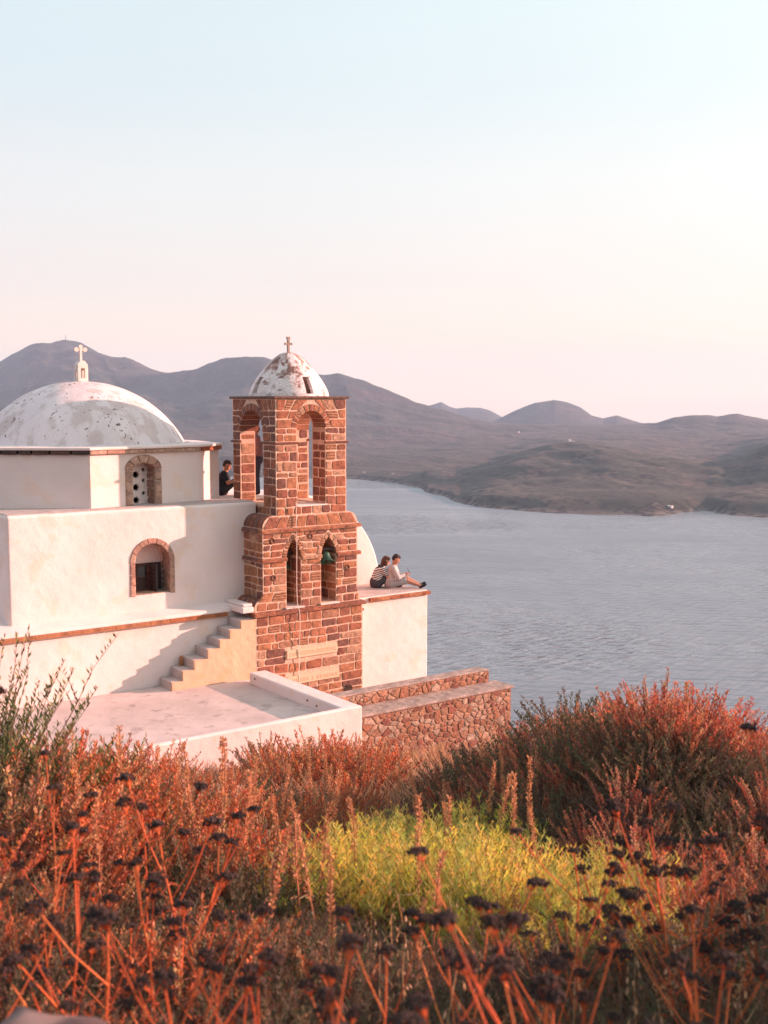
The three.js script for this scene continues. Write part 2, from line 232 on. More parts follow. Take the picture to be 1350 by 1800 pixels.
  for (let k = 0; k < 4; k++) { const v0 = .12 + k * .21; part(mid, 'shoulder_stone', prismV([...arc(.51, -2.87, .275, H, 2 * H), [.3, -2.87], [.51, -2.7]], v0, v0 + .185), M.stones[k % 2 ? 4 : 3]); part(mid, 'shoulder_stone', prismV([...arc(.235, -4.70, .215, H, 2 * H), [.1, -4.70], [.235, -4.6]], v0, v0 + .185), M.stones[k % 2 ? 3 : 4]); }
  for (const [a, y] of [[.5, -3.17], [2.56, -3.95], [.52, -4.02], [1.52, -3.13]]) part(mid, 'carved_disc', new THREE.TorusGeometry(.055, .016, 6, 16).translate(a, y, -.085), M.stones[3]);
  for (const [c, w] of [[1.07, .25], [2.035, .27]]) part(mid, 'sill_slab', box(c - w, c + w, -4.772, -4.742, .02, .5), M.plaster);

  // upper stage: four piers, arches on every side
  const u0 = .65, u1 = 2.58, v0 = .15, v1 = 2.15, y0 = -2.62, y1 = .05;
  const fo = [1.605, .395, -.615, .395], so = [1.26, .54, -.72, .52];
  const shell = cut(box(u0, u1, y0, y1, v0, v1), box(u0 + .5, u1 - .5, -2.42, .2, v0 + .57, v1 - .35), prismV(archOutline(fo[0], fo[1], -2.425, fo[2], fo[3]), v0 - .3, v0 + .9), prismV(archOutline(1.53, .47, -2.425, -.66, .44), v0 + 1, v1 + .3), prismU(archOutline(so[0], so[1], -2.40, so[2], so[3]), u0 - .3, u1 + .3));
  const up = part(tower, 'upper_stage', boxUV(shell), M.mortar);
  const opF = opening(fo[0], fo[1], fo[2], fo[3], .15, -2.43), opS = opening(so[0], so[1], so[2], so[3], .15, -2.41);
  const band = (y) => y > -1.0 && y < -.93;
  const rows = (a, b, o, w) => [...courses(a, b, y0 + .005, -1.0, { openings: o, w }), ...courses(a, b, -.925, .045, { openings: o, w })];
  laid(up, rows(u0 + .01, u1 - .01, [opF], [.15, .38]), onFront(v0));
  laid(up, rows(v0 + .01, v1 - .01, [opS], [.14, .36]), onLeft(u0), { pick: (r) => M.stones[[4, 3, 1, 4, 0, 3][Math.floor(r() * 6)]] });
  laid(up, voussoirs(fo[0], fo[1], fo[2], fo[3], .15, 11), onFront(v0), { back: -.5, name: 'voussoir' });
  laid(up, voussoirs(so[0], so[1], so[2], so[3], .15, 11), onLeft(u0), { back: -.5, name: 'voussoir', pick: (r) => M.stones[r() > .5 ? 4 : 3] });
  laid(up, [...rows(u0 + .02, 1.05, [], [.2, .34]), ...rows(2.01, u1 - .02, [], [.2, .34])].filter((p) => p.every((q) => q[1] < -.7)), onFront(v1 - .35), { proud: .008 });
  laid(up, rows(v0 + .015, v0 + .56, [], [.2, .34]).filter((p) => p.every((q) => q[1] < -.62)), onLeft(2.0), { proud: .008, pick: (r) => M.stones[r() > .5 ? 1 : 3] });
  laidStuff(up, 'side_masonry', [[rows(v0 + .01, v1 - .01, [opS], [.16, .36]), onRight(u1)], [voussoirs(so[0], so[1], so[2], so[3], .15, 11), onRight(u1), -.5], [rows(u0 + .01, u1 - .01, [opening(1.53, .47, -.66, .44, .12, -2.43)], [.16, .38]), onBack(v1)], [voussoirs(1.53, .47, -.66, .44, .12, 11), onBack(v1), -.3]], M.stones[0]);
  const imp = (p) => moulding(up, p[0], p[1], p[2], p[3], (r) => M.stones[r() > .5 ? 3 : 4], 'impost_stone', [.25, .4]);
  for (const [f, t] of [[u0 - .045, fo[0] - fo[1] + .03], [fo[0] + fo[1] - .03, u1 + .045]]) imp([f, t, [[v0 - .045, -.975], [v0 - .05, -.945], [v0 - .01, -.93], [v0 + .02, -.93], [v0 + .02, -.99]], 'u']);
  for (const [f, t] of [[v0 + .022, so[0] - so[1] + .03], [so[0] + so[1] - .03, v1 + .04]]) { imp([f, t, [[u0 - .05, -.975], [u0 + .02, -.99], [u0 + .02, -.93], [u0 - .01, -.93], [u0 - .05, -.945]], 'v']); imp([f, t, [[u1 + .05, -.975], [u1 + .05, -.945], [u1, -.93], [u1 - .02, -.93], [u1 - .02, -.99]], 'v']); }
  part(up, 'sill_slab', box(1.2, 2.03, -2.43, -2.40, v0 - .02, v0 + .49), M.plaster);
  // thin dark coping of separate slabs round a round well under the dome
  const cop = new THREE.Shape([[u0 - .045, v0 - .045], [u1 + .045, v0 - .045], [u1 + .045, v1 + .045], [u0 - .045, v1 + .045]].map((p) => new THREE.Vector2(...p))); const well = new THREE.Path(); well.absellipse(1.615, 1.15, .8, .8, 0, Math.PI * 2, true); cop.holes.push(well);
  const cg = new THREE.ExtrudeGeometry(cop, { depth: .04, bevelEnabled: true, bevelSize: .01, bevelThickness: .01, bevelSegments: 1, curveSegments: 24 }); cg.rotateX(-Math.PI / 2); cg.translate(0, .062, 0); part(up, 'coping', boxUV(cg), M.darkstone[2]);

  // dome
  const pts = [[.955, .10], [.94, .2], [.87, .36], [.76, .54], [.635, .7], [.50, .86], [.37, .99], [.22, 1.095], [.1, 1.14], [.001, 1.155]].map((p) => new THREE.Vector2(...p));
  const curve = new THREE.SplineCurve(pts), outer = curve.getPoints(24), inner = outer.map((p) => new THREE.Vector2(Math.max(.001, p.x - .1), p.y - .04)).reverse();
  const lathe = new THREE.LatheGeometry([...outer, ...inner.filter((p, i) => i > 0 || true), new THREE.Vector2(outer[0].x, outer[0].y)], 56);
  const nz = lathe.attributes.position; for (let i = 0; i < nz.count; i++) { const x = nz.getX(i), y = nz.getY(i), z = nz.getZ(i), k = 1 + .012 * (fbm(Math.atan2(z, x) * 3 + 20, y * 5, 3, 3) - .5); nz.setX(i, x * k); nz.setZ(i, z * k); } 
  lathe.computeVertexNormals(); lathe.translate(1.615, 0, -1.15);
  const slit = (r, a) => { const s = new THREE.ExtrudeGeometry(shapeOf([[-.10, .17], [.10, .17], [.085, .56], [-.085, .56]]), { depth: .6, bevelEnabled: false }); s.translate(0, 0, .45); s.rotateY(a); s.translate(1.615, 0, -1.15); return s; };
  const dg = cut(lathe, slit(0, 0), slit(0, -Math.PI / 2), slit(0, Math.PI / 2), slit(0, Math.PI));
  // uv round the dome
  { const p = dg.attributes.position, uv = new Float32Array(p.count * 2); for (let i = 0; i < p.count; i++) { const a = Math.atan2(p.getZ(i) + 1.15, p.getX(i) - 1.615); uv[i * 2] = a / (2 * Math.PI) + .5; uv[i * 2 + 1] = clamp((p.getY(i) - .1) / 1.12); } dg.setAttribute('uv', new THREE.BufferAttribute(uv, 2)); }
  const lich = tex(1024, (x, y) => { const P = 8, a = fbm(x * 5, y * 3, 11, 5, 0), b = fbm(x * 24, y * 7, 23, 4), d = vnoise(x * 150, y * 44, 31), f = fbm(x * 48, y * 15, 77, 3); const l = clamp(ss(.47, .66, a * .28 + b * .34 + f * .38 + (y - .5) * .22)), g = ss(.52, .68, b * .5 + f * .5) * .75; const w = [.86, .82, .81], br = [.52, .33, .27], dk = [.33, .25, .24]; return [0, 1, 2].map((c) => { let v = lerp(w[c], br[c], l * .7); v = lerp(v, dk[c], g * (.2 + .4 * l)); return v * (.93 + .14 * d); }); }, true);
  part(tower, 'dome', dg, mat({ map: lich, bumpMap: rep(stoneBump, 5, 2), bumpScale: .02, roughness: .95 }), 'white limewashed dome weathered brown with lichen');
  const cr = merge([box(1.59, 1.64, 1.15, 1.5, 1.125, 1.175), box(1.515, 1.589, 1.32, 1.375, 1.127, 1.173), box(1.641, 1.715, 1.32, 1.375, 1.127, 1.173), box(1.575, 1.655, 1.46, 1.515, 1.12, 1.18)]); part(tower, 'cross', cr, M.concrete, 'small pale stone cross');
}
function bell(name, label, [u, y, v], r, tilt, turn) {
  const b = built(name, label, 'bell', [u, y, v], undefined); const prof = [[.001, 0], [.12, -.01], [.34, -.06], [.46, -.2], [.52, -.5], [.62, -.85], [.82, -1.15], [1, -1.32], [.97, -1.36], [.86, -1.25], [.6, -.95], [.45, -.5], [.3, -.15], [.001, -.1]].map(([x, h]) => new THREE.Vector2(x * r, h * r));
  const g = new THREE.LatheGeometry(new THREE.SplineCurve(prof).getPoints(50), 28); b.rotation.y = TURN + turn; b.rotation.order = 'YXZ'; b.rotation.x = tilt;
  const add = (n, geo, m) => { const o = shade(new THREE.Mesh(geo, m)); o.name = n; b.add(o); };
  add('bell_body', g, M.bronze); add('crown_loop', new THREE.TorusGeometry(r * .14, r * .05, 8, 14).translate(0, r * .12, 0), M.bronze);
  add('clapper', mergeGeometries([new THREE.CylinderGeometry(r * .04, r * .05, r * 1.2, 8).translate(0, -r * .75, 0), new THREE.SphereGeometry(r * .15, 10, 8).translate(0, -r * 1.36, 0)]), M.iron);
  add('yoke', new THREE.BoxGeometry(r * 2.6, r * .35, r * .35).translate(0, r * .38, 0), M.darkwood);
}
bell('bronze_bell', 'green bronze bell half hidden in the arch nearer the stair', [1.0, -3.62, .46], .185, .05, 0);
bell('bronze_bell', 'green bronze bell tilted towards the viewer in the arch nearer the couple', [2.03, -3.56, .22], .185, -.42, -.3);
{ const pts = [[1.115, -2.3, .05], [1.12, -3.2, .045], [1.105, -4.7, .0], [1.1, -4.84, -.09], [1.10, -5.9, -.06], [1.10, -6.95, -.03]].map(([u, y, v]) => atUV(u, y, v)); const o = shade(new THREE.Mesh(new THREE.TubeGeometry(new THREE.CatmullRomCurve3(pts.map((p) => p.clone().sub(pts[5]))), 60, .009, 6), M.rope)); o.name = 'bell_rope'; o.position.copy(pts[5]); scene.add(tag(o, 'thin pale rope hanging down the front of the bell tower', 'rope')); }

// ---------- church ----------
const church = built('church', 'whitewashed church with a low dome on an eight sided drum', 'church', [-2.5, -8.2, 4]);
const prismY = (pts, y0, y1, bevel = 0) => { const g = new THREE.ExtrudeGeometry(shapeOf(pts), { depth: y1 - y0 - 2 * bevel, bevelEnabled: bevel > 0, bevelSize: bevel, bevelThickness: bevel, bevelOffset: -bevel, bevelSegments: 2 }); g.rotateX(-Math.PI / 2); g.translate(0, y0 + bevel, 0); return boxUV(g); };
{
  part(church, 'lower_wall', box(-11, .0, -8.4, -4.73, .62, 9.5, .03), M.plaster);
  part(church, 'ledge', prismU([[.575, -4.772], [.60, -4.70], [1.2, -4.56], [1.3, -4.56], [1.3, -4.772]], -11, -.02), M.plaster);
  moulding(church, -10.9, -.42, [[.535, -4.865], [.53, -4.79], [.56, -4.775], [.63, -4.775], [.63, -4.865]], 'u', (r) => M.terracotta[Math.floor(r() * 3)], 'ledge_tile', [.45, 1.0]);
  part(church, 'pier_cap', box(-.32, -.02, -4.76, -4.62, .05, .95, .03), M.plaster);
  part(church, 'pier_cap', box(-.26, -.02, -4.618, -4.56, .12, .95, .02), M.plaster);
  const niche = prismV(archOutline(-2.05, .42, -4.25, -3.54, .42), .7, 1.62);
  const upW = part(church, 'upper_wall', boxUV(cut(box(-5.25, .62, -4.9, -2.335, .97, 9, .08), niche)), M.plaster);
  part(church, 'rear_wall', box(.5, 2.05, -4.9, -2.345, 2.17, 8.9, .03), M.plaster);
  part(church, 'roof', prismY([[-5.19, 1.03], [.57, 1.03], [.57, 8.9], [-5.19, 8.9]], -2.5, -2.322), M.roof);
  // the lower window: stone frame, white head, dark wooden leaves
  const win = part(church, 'window', prismV([[-2.47, -4.25], [-1.63, -4.25], [-1.63, -3.62], [-2.47, -3.62]], 1.43, 1.47), M.darkwood, 'dark wooden window in a stone arch');
  const jamb = (c, w0, w1, y0, y1, n) => { const o = []; for (let k = 0; k < n; k++) { const a = lerp(y0, y1, k / n) + .004, b = lerp(y0, y1, (k + 1) / n) - .004; o.push([[c - w1, a], [c - w0, a], [c - w0, b], [c - w1, b]], [[c + w0, a], [c + w1, a], [c + w1, b], [c + w0, b]]); } return o; };
  laid(win, jamb(-2.05, .412, .53, -4.27, -3.54, 3), onFront(.97), { proud: .022, back: -.35, name: 'frame_stone', pick: (r) => M.frameStone[Math.floor(r() * 3)] });
  laid(win, voussoirs(-2.05, .42, -3.54, .42, .115, 7, .5, .03), onFront(.97), { proud: .022, back: -.35, name: 'frame_stone', pick: (r) => M.frameStone[Math.floor(r() * 3)] });
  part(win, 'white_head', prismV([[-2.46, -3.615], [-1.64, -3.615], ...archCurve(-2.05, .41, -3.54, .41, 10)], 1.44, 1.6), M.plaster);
  for (const [a, b] of [[-2.47, -2.43], [-2.27, -2.22], [-2.0, -1.93]]) part(win, 'stile', box(a, b, -4.24, -3.625, 1.39, 1.428), M.wood);
  for (const y of [-4.24, -3.98, -3.67]) part(win, 'rail', box(-2.47, -1.94, y, y + .045, 1.40, 1.43), M.wood);
  part(win, 'pane', box(-2.21, -2.01, -3.93, -3.68, 1.41, 1.427), M.glass); part(win, 'pane', box(-2.42, -2.28, -3.93, -3.68, 1.41, 1.427), M.glass);
  part(win, 'shutter', box(-1.90, -1.86, -4.23, -3.63, 1.0 + .12, 1.42), M.darkwood);
  for (let k = 0; k < 6; k++) part(win, 'shutter_slat', box(-1.93, -1.899, -4.2 + k * .095, -4.14 + k * .095, 1.15, 1.4, .008), M.darkwood);
  part(win, 'sill', box(-2.47, -1.63, -4.262, -4.235, .98, 1.42), M.palestone);
  laid(win, courses(.99, 1.42, -4.23, -3.56, { w: [.2, .3] }), onLeft(-1.63), { proud: .006, name: 'frame_stone', pick: (r) => M.frameStone[Math.floor(r() * 2)] });

  // drum
  const oct = [[-3.24, 1.44], [-.43, 1.85], [.33, 2.29], [.62, 4.3], [.45, 6.6], [-1.3, 8.2], [-3.95, 8.1], [-5.55, 5.8], [-5.2, 3.1]];
  const C = [-2.1, 4.72], grow = (k) => oct.map(([a, b]) => { const d = Math.hypot(a - C[0], b - C[1]); return [C[0] + (a - C[0]) * (d + k) / d, C[1] + (b - C[1]) * (d + k) / d]; });
  const A = oct[0], B = oct[1], L = Math.hypot(B[0] - A[0], B[1] - A[1]), ang = Math.atan2(B[1] - A[1], B[0] - A[0]);
  const onDrum = (g) => { g.rotateY(ang); g.translate(A[0], 0, -A[1]); return g; };
  const ho = archOutline(1.335, .295, -2.33, -1.52, .14);
  const drum = part(church, 'drum', boxUV(cut(prismY(oct, -2.6, -1.15, .02), onDrum(prismV(ho, -.3, .9)), prismY(grow(-.55), -2.5, -1.22))), M.plaster);
  part(church, 'drum_eaves', prismY(grow(.12), -1.062, -1.0, .02), M.plaster);
  for (let i = 0; i < 9; i++) {
    const a = grow(.09)[i], b = grow(.09)[(i + 1) % 9], len = Math.hypot(b[0] - a[0], b[1] - a[1]), an = Math.atan2(b[1] - a[1], b[0] - a[0]); let x = .01;
    const pick = i === 8 ? (r) => M.darkstone[Math.floor(r() * 3)] : i === 0 ? (r) => M.frameStone[r() > .3 ? 2 : 0] : (r) => M.terracotta[Math.floor(r() * 3)];
    while (x < len - .05) { const w = Math.min(len - .01 - x, lerp(.3, .55, R())), g = box(x, x + w - (i === 8 ? .045 : .008), -1.152, -1.066, 0, .28, .012); g.rotateY(an); g.translate(a[0], 0, -a[1]); part(drum, 'eaves_stone', g, pick(R)); x += w; }
  }
  // its window
  const dw = part(church, 'drum_window', (() => { const s = shapeOf(archOutline(1.335, .30, -2.33, -1.52, .145)); const hole = (x, y, r, petals) => { const h = new THREE.Path(); if (!petals) h.absellipse(x, y, r, r, 0, Math.PI * 2, true); else { for (let i = 48; i >= 0; i--) { const t = i / 48 * Math.PI * 2, q = r * (1 + .18 * Math.cos(8 * t)); h[i === 48 ? 'moveTo' : 'lineTo'](x + q * Math.cos(t), y + q * Math.sin(t)); } } s.holes.push(h); };
    for (let k = 0; k < 3; k++) { hole(1.335, -1.66 - k * .29, .088, true); if (k < 2) for (const dx of [-.2, .2]) hole(1.335 + dx, -1.8 - k * .29, .05); } for (const dx of [-.2, .2]) hole(1.335 + dx, -1.55, .05);
    const g = new THREE.ExtrudeGeometry(s, { depth: .05, bevelEnabled: true, bevelSize: .008, bevelThickness: .008, bevelSegments: 1, curveSegments: 14 }); g.translate(0, 0, -.37); return onDrum(boxUV(g)); })(), M.plaster, 'white plaster window screen pierced with round and flower shaped holes');
  const dframe = (a, y, n) => { const q = new THREE.Vector3(a, y, n).applyAxisAngle(new THREE.Vector3(0, 1, 0), ang); return [q.x + A[0], q.y, q.z - A[1]]; };
  const pickF = (r) => M.frameStone[Math.floor(r() * 3)];
  laid(dw, [...jamb(1.335, .288, .47, -2.33, -1.52, 3), ...voussoirs(1.335, .295, -1.52, .14, .185, 5, .5, .03)], dframe, { proud: .03, back: -.25, bevel: .02, name: 'frame_stone', pick: pickF });
  part(dw, 'sill', onDrum(box(.86, 1.81, -2.39, -2.335, -.05, .3, .01)), M.plaster);
  { const right = courses(.02, .33, -2.33, -1.5, { w: [.2, .33] }); laid(dw, right, (a, y, n) => dframe(1.63 - n, y, -a), { proud: .008, name: 'frame_stone', pick: (r) => M.frameStone[Math.floor(r() * 2)] }); }

  // dome with peeling whitewash
  const RR = 2.79, cy = -1.02 + 1.5 - RR, prof = []; for (let i = 0; i <= 30; i++) { const t = Math.asin(2.48 / RR) * (1 - i / 30); prof.push(new THREE.Vector2(Math.max(.001, RR * Math.sin(t)), cy + RR * Math.cos(t))); }
  const dome = new THREE.LatheGeometry([new THREE.Vector2(2.88, -1.015), new THREE.Vector2(2.54, -.985), ...prof], 96); { const p = dome.attributes.position; for (let i = 0; i < p.count; i++) { const x = p.getX(i), y = p.getY(i), z = p.getZ(i), n = .05 * (fbm(x * .9 + 9, z * .9 + y, 5, 4) - .5), q = Math.hypot(x, y - cy, z); p.setXYZ(i, x * (1 + n / q), y + (y - cy) * n / q, z * (1 + n / q)); } dome.computeVertexNormals(); }
  { const p = dome.attributes.position, uv = dome.attributes.uv; for (let i = 0; i < p.count; i++) uv.setXY(i, p.getX(i) / 6.2 + .5, p.getZ(i) / 6.2 + .5); }
  const flakes = tex(2048, (x, y) => { const X = x * 6.2, Y = y * 6.2, r = Math.hypot(x - .5, y - .5) * 6.2, a = fbm(X * 1.1, Y * 1.1, 3, 4), b = fbm(X * 15, Y * 19, 12, 3), c = fbm(X * 2.2, Y * 2.2, 19, 3), w = .86 + .10 * (a - .5) - .05 * (vnoise(X * 60, Y * 60, 4) > .86 ? 1 : 0); const top = 1 - ss(.1, 1.5, r), f = ss(.80, .825, b + (c - .5) * .45 + top * .10), s = ss(.5, .7, fbm(X * 4, Y * 4, 61, 4) + top * .12) * .07; return [lerp(w - s, .36, f * .8), lerp(w - .04 - s * 1.2, .29, f * .8), lerp(w - .035 - s * 1.4, .28, f * .8)]; }, true);
  dome.translate(C[0], 0, -C[1]);
  const domePart = part(church, 'dome', dome, mat({ map: flakes, rgb: [1, .97, .96], bumpMap: rep(plasterBump, 5), bumpScale: .03, roughness: .95 }), 'low white dome with peeling dark flecks');
  // lantern and cross
  const lc = [C[0], C[1]], T = .455;
  const lan = cut(box(lc[0] - .13, lc[0] + .13, T, T + .42, lc[1] - .13, lc[1] + .13, .015), box(lc[0] - .055, lc[0] + .05, T + .1, T + .34, lc[1] - .2, lc[1] + .2), box(lc[0] - .2, lc[0] + .2, T + .12, T + .3, lc[1] - .05, lc[1] + .05));
  part(domePart, 'lantern', boxUV(lan), M.cream);
  part(domePart, 'lantern_cap', prismV([[lc[0] - .13, T + .421], [lc[0] + .13, T + .421], [lc[0] + .05, T + .52], [lc[0] - .05, T + .52]], lc[1] - .125, lc[1] + .125), M.cream);
  const disc = (x, y, r) => { const g = new THREE.CylinderGeometry(r, r, .055, 14); g.rotateX(Math.PI / 2); g.translate(lc[0] + x, y, -lc[1]); return g; };
  part(domePart, 'cross', merge([box(lc[0] - .028, lc[0] + .028, T + .5, T + .84, lc[1] - .028, lc[1] + .028), box(lc[0] - .11, lc[0] + .11, T + .77, T + .81, lc[1] - .022, lc[1] + .022), disc(-.11, T + .79, .055), disc(.11, T + .79, .055), disc(0, T + .86, .05)]), M.cream, 'pale stone cross with rounded ends');

  // side block with its flat top and the barrel vault behind it
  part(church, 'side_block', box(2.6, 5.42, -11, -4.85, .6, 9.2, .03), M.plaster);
  part(church, 'side_block_top', prismY([[2.96, .63], [5.40, .63], [5.40, 9.15], [2.96, 9.15]], -4.9, -4.838), M.roof);
  moulding(church, 3.55, 5.47, [[.525, -4.955], [.52, -4.885], [.55, -4.868], [.61, -4.868], [.61, -4.955]], 'u', (r) => M.terracotta[Math.floor(r() * 3)], 'eaves_tile', [.18, .42]);
  moulding(church, .615, 9.1, [[5.41, -4.955], [5.47, -4.955], [5.475, -4.885], [5.44, -4.868], [5.41, -4.868]], 'v', (r) => M.terracotta[Math.floor(r() * 3)], 'eaves_tile', [.3, .5]);
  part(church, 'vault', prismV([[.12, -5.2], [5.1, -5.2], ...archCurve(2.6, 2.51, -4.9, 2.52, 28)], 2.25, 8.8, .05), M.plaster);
  for (const [a, y] of [[4.62, -6.83], [4.2, -7.05], [4.75, -6.7]]) ;

  // stair against the wall
  const st = [[-.38, -4.9], [-.66, -5.08], [-.92, -5.27], [-1.215, -5.45], [-1.55, -5.65], [-1.83, -5.85], [-2.09, -6.06]];
  const prof2 = [[-.005, -6.4], [-.005, -4.9]]; st.forEach(([u, y], i) => { prof2.push([u, y], [u, st[i + 1]?.[1] ?? -6.4]); });
  const stair = part(church, 'stair', prismV(prof2, .0, .07), M.ochrePlaster, 'stepped stair flank in ochre plaster');
  st.forEach(([u, y], i) => part(stair, 'step', box(u - .012, (i ? st[i - 1][0] : -.01) - .012, -6.4, y + .012, .06, .615, .02), M.roof));
}
{ const g = built('broken_tile', 'small broken orange tile standing upright on the white stair', 'tile', [-1.62, -5.84, .5]); part(g, 'shard', prismV([[-1.69, -5.84], [-1.57, -5.84], [-1.585, -5.66], [-1.61, -5.60], [-1.67, -5.63]], .47, .51, .006), M.terracotta[2]); }

// ---------- terrace ----------
const terrace = built('terrace', 'white walled flat terrace with low parapets in front of the church', 'terrace', [-3.5, -8.8, -2]);
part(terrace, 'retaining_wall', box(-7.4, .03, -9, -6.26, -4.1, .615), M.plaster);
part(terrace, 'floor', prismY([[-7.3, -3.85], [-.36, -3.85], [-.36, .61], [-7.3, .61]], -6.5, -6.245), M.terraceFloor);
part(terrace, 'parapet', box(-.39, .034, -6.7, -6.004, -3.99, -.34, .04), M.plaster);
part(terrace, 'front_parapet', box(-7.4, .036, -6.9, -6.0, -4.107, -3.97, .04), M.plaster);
for (const [v, y] of [[-2.75, -6.12], [-3.1, -6.16], [-.6, -6.1]]) part(terrace, 'dark_drain_plate', box(-.394, -.386, y - .018, y + .018, v - .03, v + .03), M.darkwood);  // dark plates paint the shade of drain openings; no hole is cut

// ---------- rubble wall with a bench ledge ----------
const rubble = built('stone_wall', 'rubble stone wall with a bench ledge running out from the white terrace', 'wall', [2.4, -8.4, -3.2]);
function voronoi(a0, a1, y0, y1, n, r, stretch = 1.25) {
  const pts = []; let tries = 0, dmin = Math.sqrt((a1 - a0) * (y1 - y0) / n) * .5;
  while (pts.length < n && tries++ < 40000) { const p = [lerp(a0, a1, r()), lerp(y0, y1, r())]; if (pts.every((q) => Math.hypot((q[0] - p[0]) / stretch, q[1] - p[1]) > dmin)) pts.push(p); if (tries % 3000 === 0) dmin *= .93; }
  return pts.map((p) => { let poly = [[a0, y0], [a1, y0], [a1, y1], [a0, y1]]; for (const q of pts) { if (q === p || Math.hypot(q[0] - p[0], q[1] - p[1]) > dmin * 9) continue; const mx = (p[0] + q[0]) / 2, my = (p[1] + q[1]) / 2, nx = (q[0] - p[0]) / stretch ** 2, ny = q[1] - p[1], sd = (t) => (t[0] - mx) * nx + (t[1] - my) * ny, out = []; for (let i = 0; i < poly.length; i++) { const a = poly[i], b = poly[(i + 1) % poly.length], da = sd(a), db = sd(b); if (da <= 0) out.push(a); if (da * db < 0) { const t = da / (da - db); out.push([lerp(a[0], b[0], t), lerp(a[1], b[1], t)]); } } poly = out; if (poly.length < 3) break; }
    let cx = 0, cy = 0; poly.forEach((t) => { cx += t[0] / poly.length; cy += t[1] / poly.length; }); return poly.length < 3 ? null : chamfer(poly.map(([x, y]) => { const d = Math.hypot(x - cx, y - cy), k = Math.max(.4, 1 - .007 / d); return [cx + (x - cx) * k, cy + (y - cy) * k]; }), .035, r); }).filter(Boolean);
}
{
  const r = rng(77), pick = () => M.rubble[[0, 1, 1, 2, 3, 3, 4, 5, 0, 1][Math.floor(r() * 10)]];
  const bench = part(rubble, 'bench_base', box(.05, 4.512, -10, -6.43, -3.571, -2.72), M.rubbleMortar);
  laid(bench, voronoi(.06, 4.49, -7.75, -6.45, 250, r, 1.35), onFront(-3.56), { proud: .024, bevel: .018, pick, r });
  laid(bench, voronoi(-3.55, -2.75, -7.75, -6.45, 26, r), onRight(4.5), { proud: .026, bevel: .02, pick, r });
  part(rubble, 'bench_top', box(.04, 4.56, -6.428, -6.37, -3.62, -2.99, .018), M.concrete);
  const back = part(rubble, 'back_wall', box(.05, 4.34, -6.5, -6.125, -3.012, -2.70), M.rubbleMortar);
  laid(back, voronoi(.06, 4.32, -6.37, -6.12, 48, r), onFront(-3.0), { proud: .026, bevel: .02, pick, r });
  laid(back, voronoi(-2.99, -2.71, -6.37, -6.12, 4, r), onRight(4.33), { proud: .026, bevel: .02, pick, r });
  part(rubble, 'wall_top', box(.05, 4.34, -6.122, -6.085, -3.01, -2.68, .014), M.concrete);
}

// ---------- land and sea ----------
const SEA = -200;
function ground(x, z) {
  const d = -z; let y = d < 20 ? -1.62 - .26 * d : -6.82 - .8 * ss(20, 24.5, d);
  y += .85 * ss(.4, 2.5, x) * (1 - .42 * ss(2.4, 4.4, x)) * (.2 + .8 * ss(6.8, 9.4, d)) * (1 - ss(15, 20, d)) + .5 * ss(-.9, -2.8, x) * (1 - ss(10, 15, d));
  y += .16 * (fbm(x * .8 + 31, z * .8 + 7, 2, 4) - .5);
  y += 2.1 * Math.exp(-(((x - 6.2) / 2.3) ** 4)) * ss(.2, 2.2, d) * (1 - ss(5.2, 7.2, d));   // unseen bank added out of view to keep low sun off the near slope
  const s1 = x - (1.6 + .135 * d) , fall = Math.max(0, Math.min(s1, d - 11.5)), far = Math.max(0, d - 40), right = Math.max(0, x - 14), left = Math.max(0, -x - 40);
  const q = new THREE.Vector3(x, 0, z).sub(TOWER), cu = q.dot(U), bank = Math.max(0, Math.min(cu - 4.9, d - 13));
  y -= bank * .9 + fall * 1.0 + far * .9 + right * .9 + left * .25;
  return Math.max(y, SEA - 4);
}
const structure = (name, geo, m) => { const o = shade(new THREE.Mesh(geo, m)); o.name = name; o.userData = { kind: 'structure' }; scene.add(o); return o; };
function sheet(nx, nz, fx, fz, fy, uvs = 1) {
  const pos = [], uv = [], idx = [];
  for (let j = 0; j <= nz; j++) for (let i = 0; i <= nx; i++) { const x = fx(i / nx, j / nz), z = fz(j / nz, i / nx); pos.push(x, fy(x, z, i, j), z); uv.push(x * uvs, z * uvs); }
  for (let j = 0; j < nz; j++) for (let i = 0; i < nx; i++) { const a = j * (nx + 1) + i, b = a + 1, c = a + nx + 1, d = c + 1; idx.push(a, b, c, b, d, c); }
  const g = new THREE.BufferGeometry(); g.setAttribute('position', new THREE.Float32BufferAttribute(pos, 3)); g.setAttribute('uv', new THREE.Float32BufferAttribute(uv, 2)); g.setIndex(idx); g.computeVertexNormals(); return g;
}
const spread = (t) => { const s = t * 2 - 1; return 260 * Math.sign(s) * Math.pow(Math.abs(s), 3.2) + 22 * s; };
const soil = tex(512, (x, y) => { const a = fbm(x * 8, y * 8, 5, 5, 8), p = vnoise(x * 90, y * 90, 15, 90), d = .30 + .3 * (a - .5) + .10 * (p - .5); return [d, d * .72, d * .55]; }, true);
structure('hillside', sheet(220, 220, (t) => spread(t), (t) => 30 - 300 * Math.pow(t, 1.9) - 8 * t, ground, .5), mat({ rgb: [.38, .34, .33], map: soil, bumpMap: stoneBump, bumpScale: .05 }));

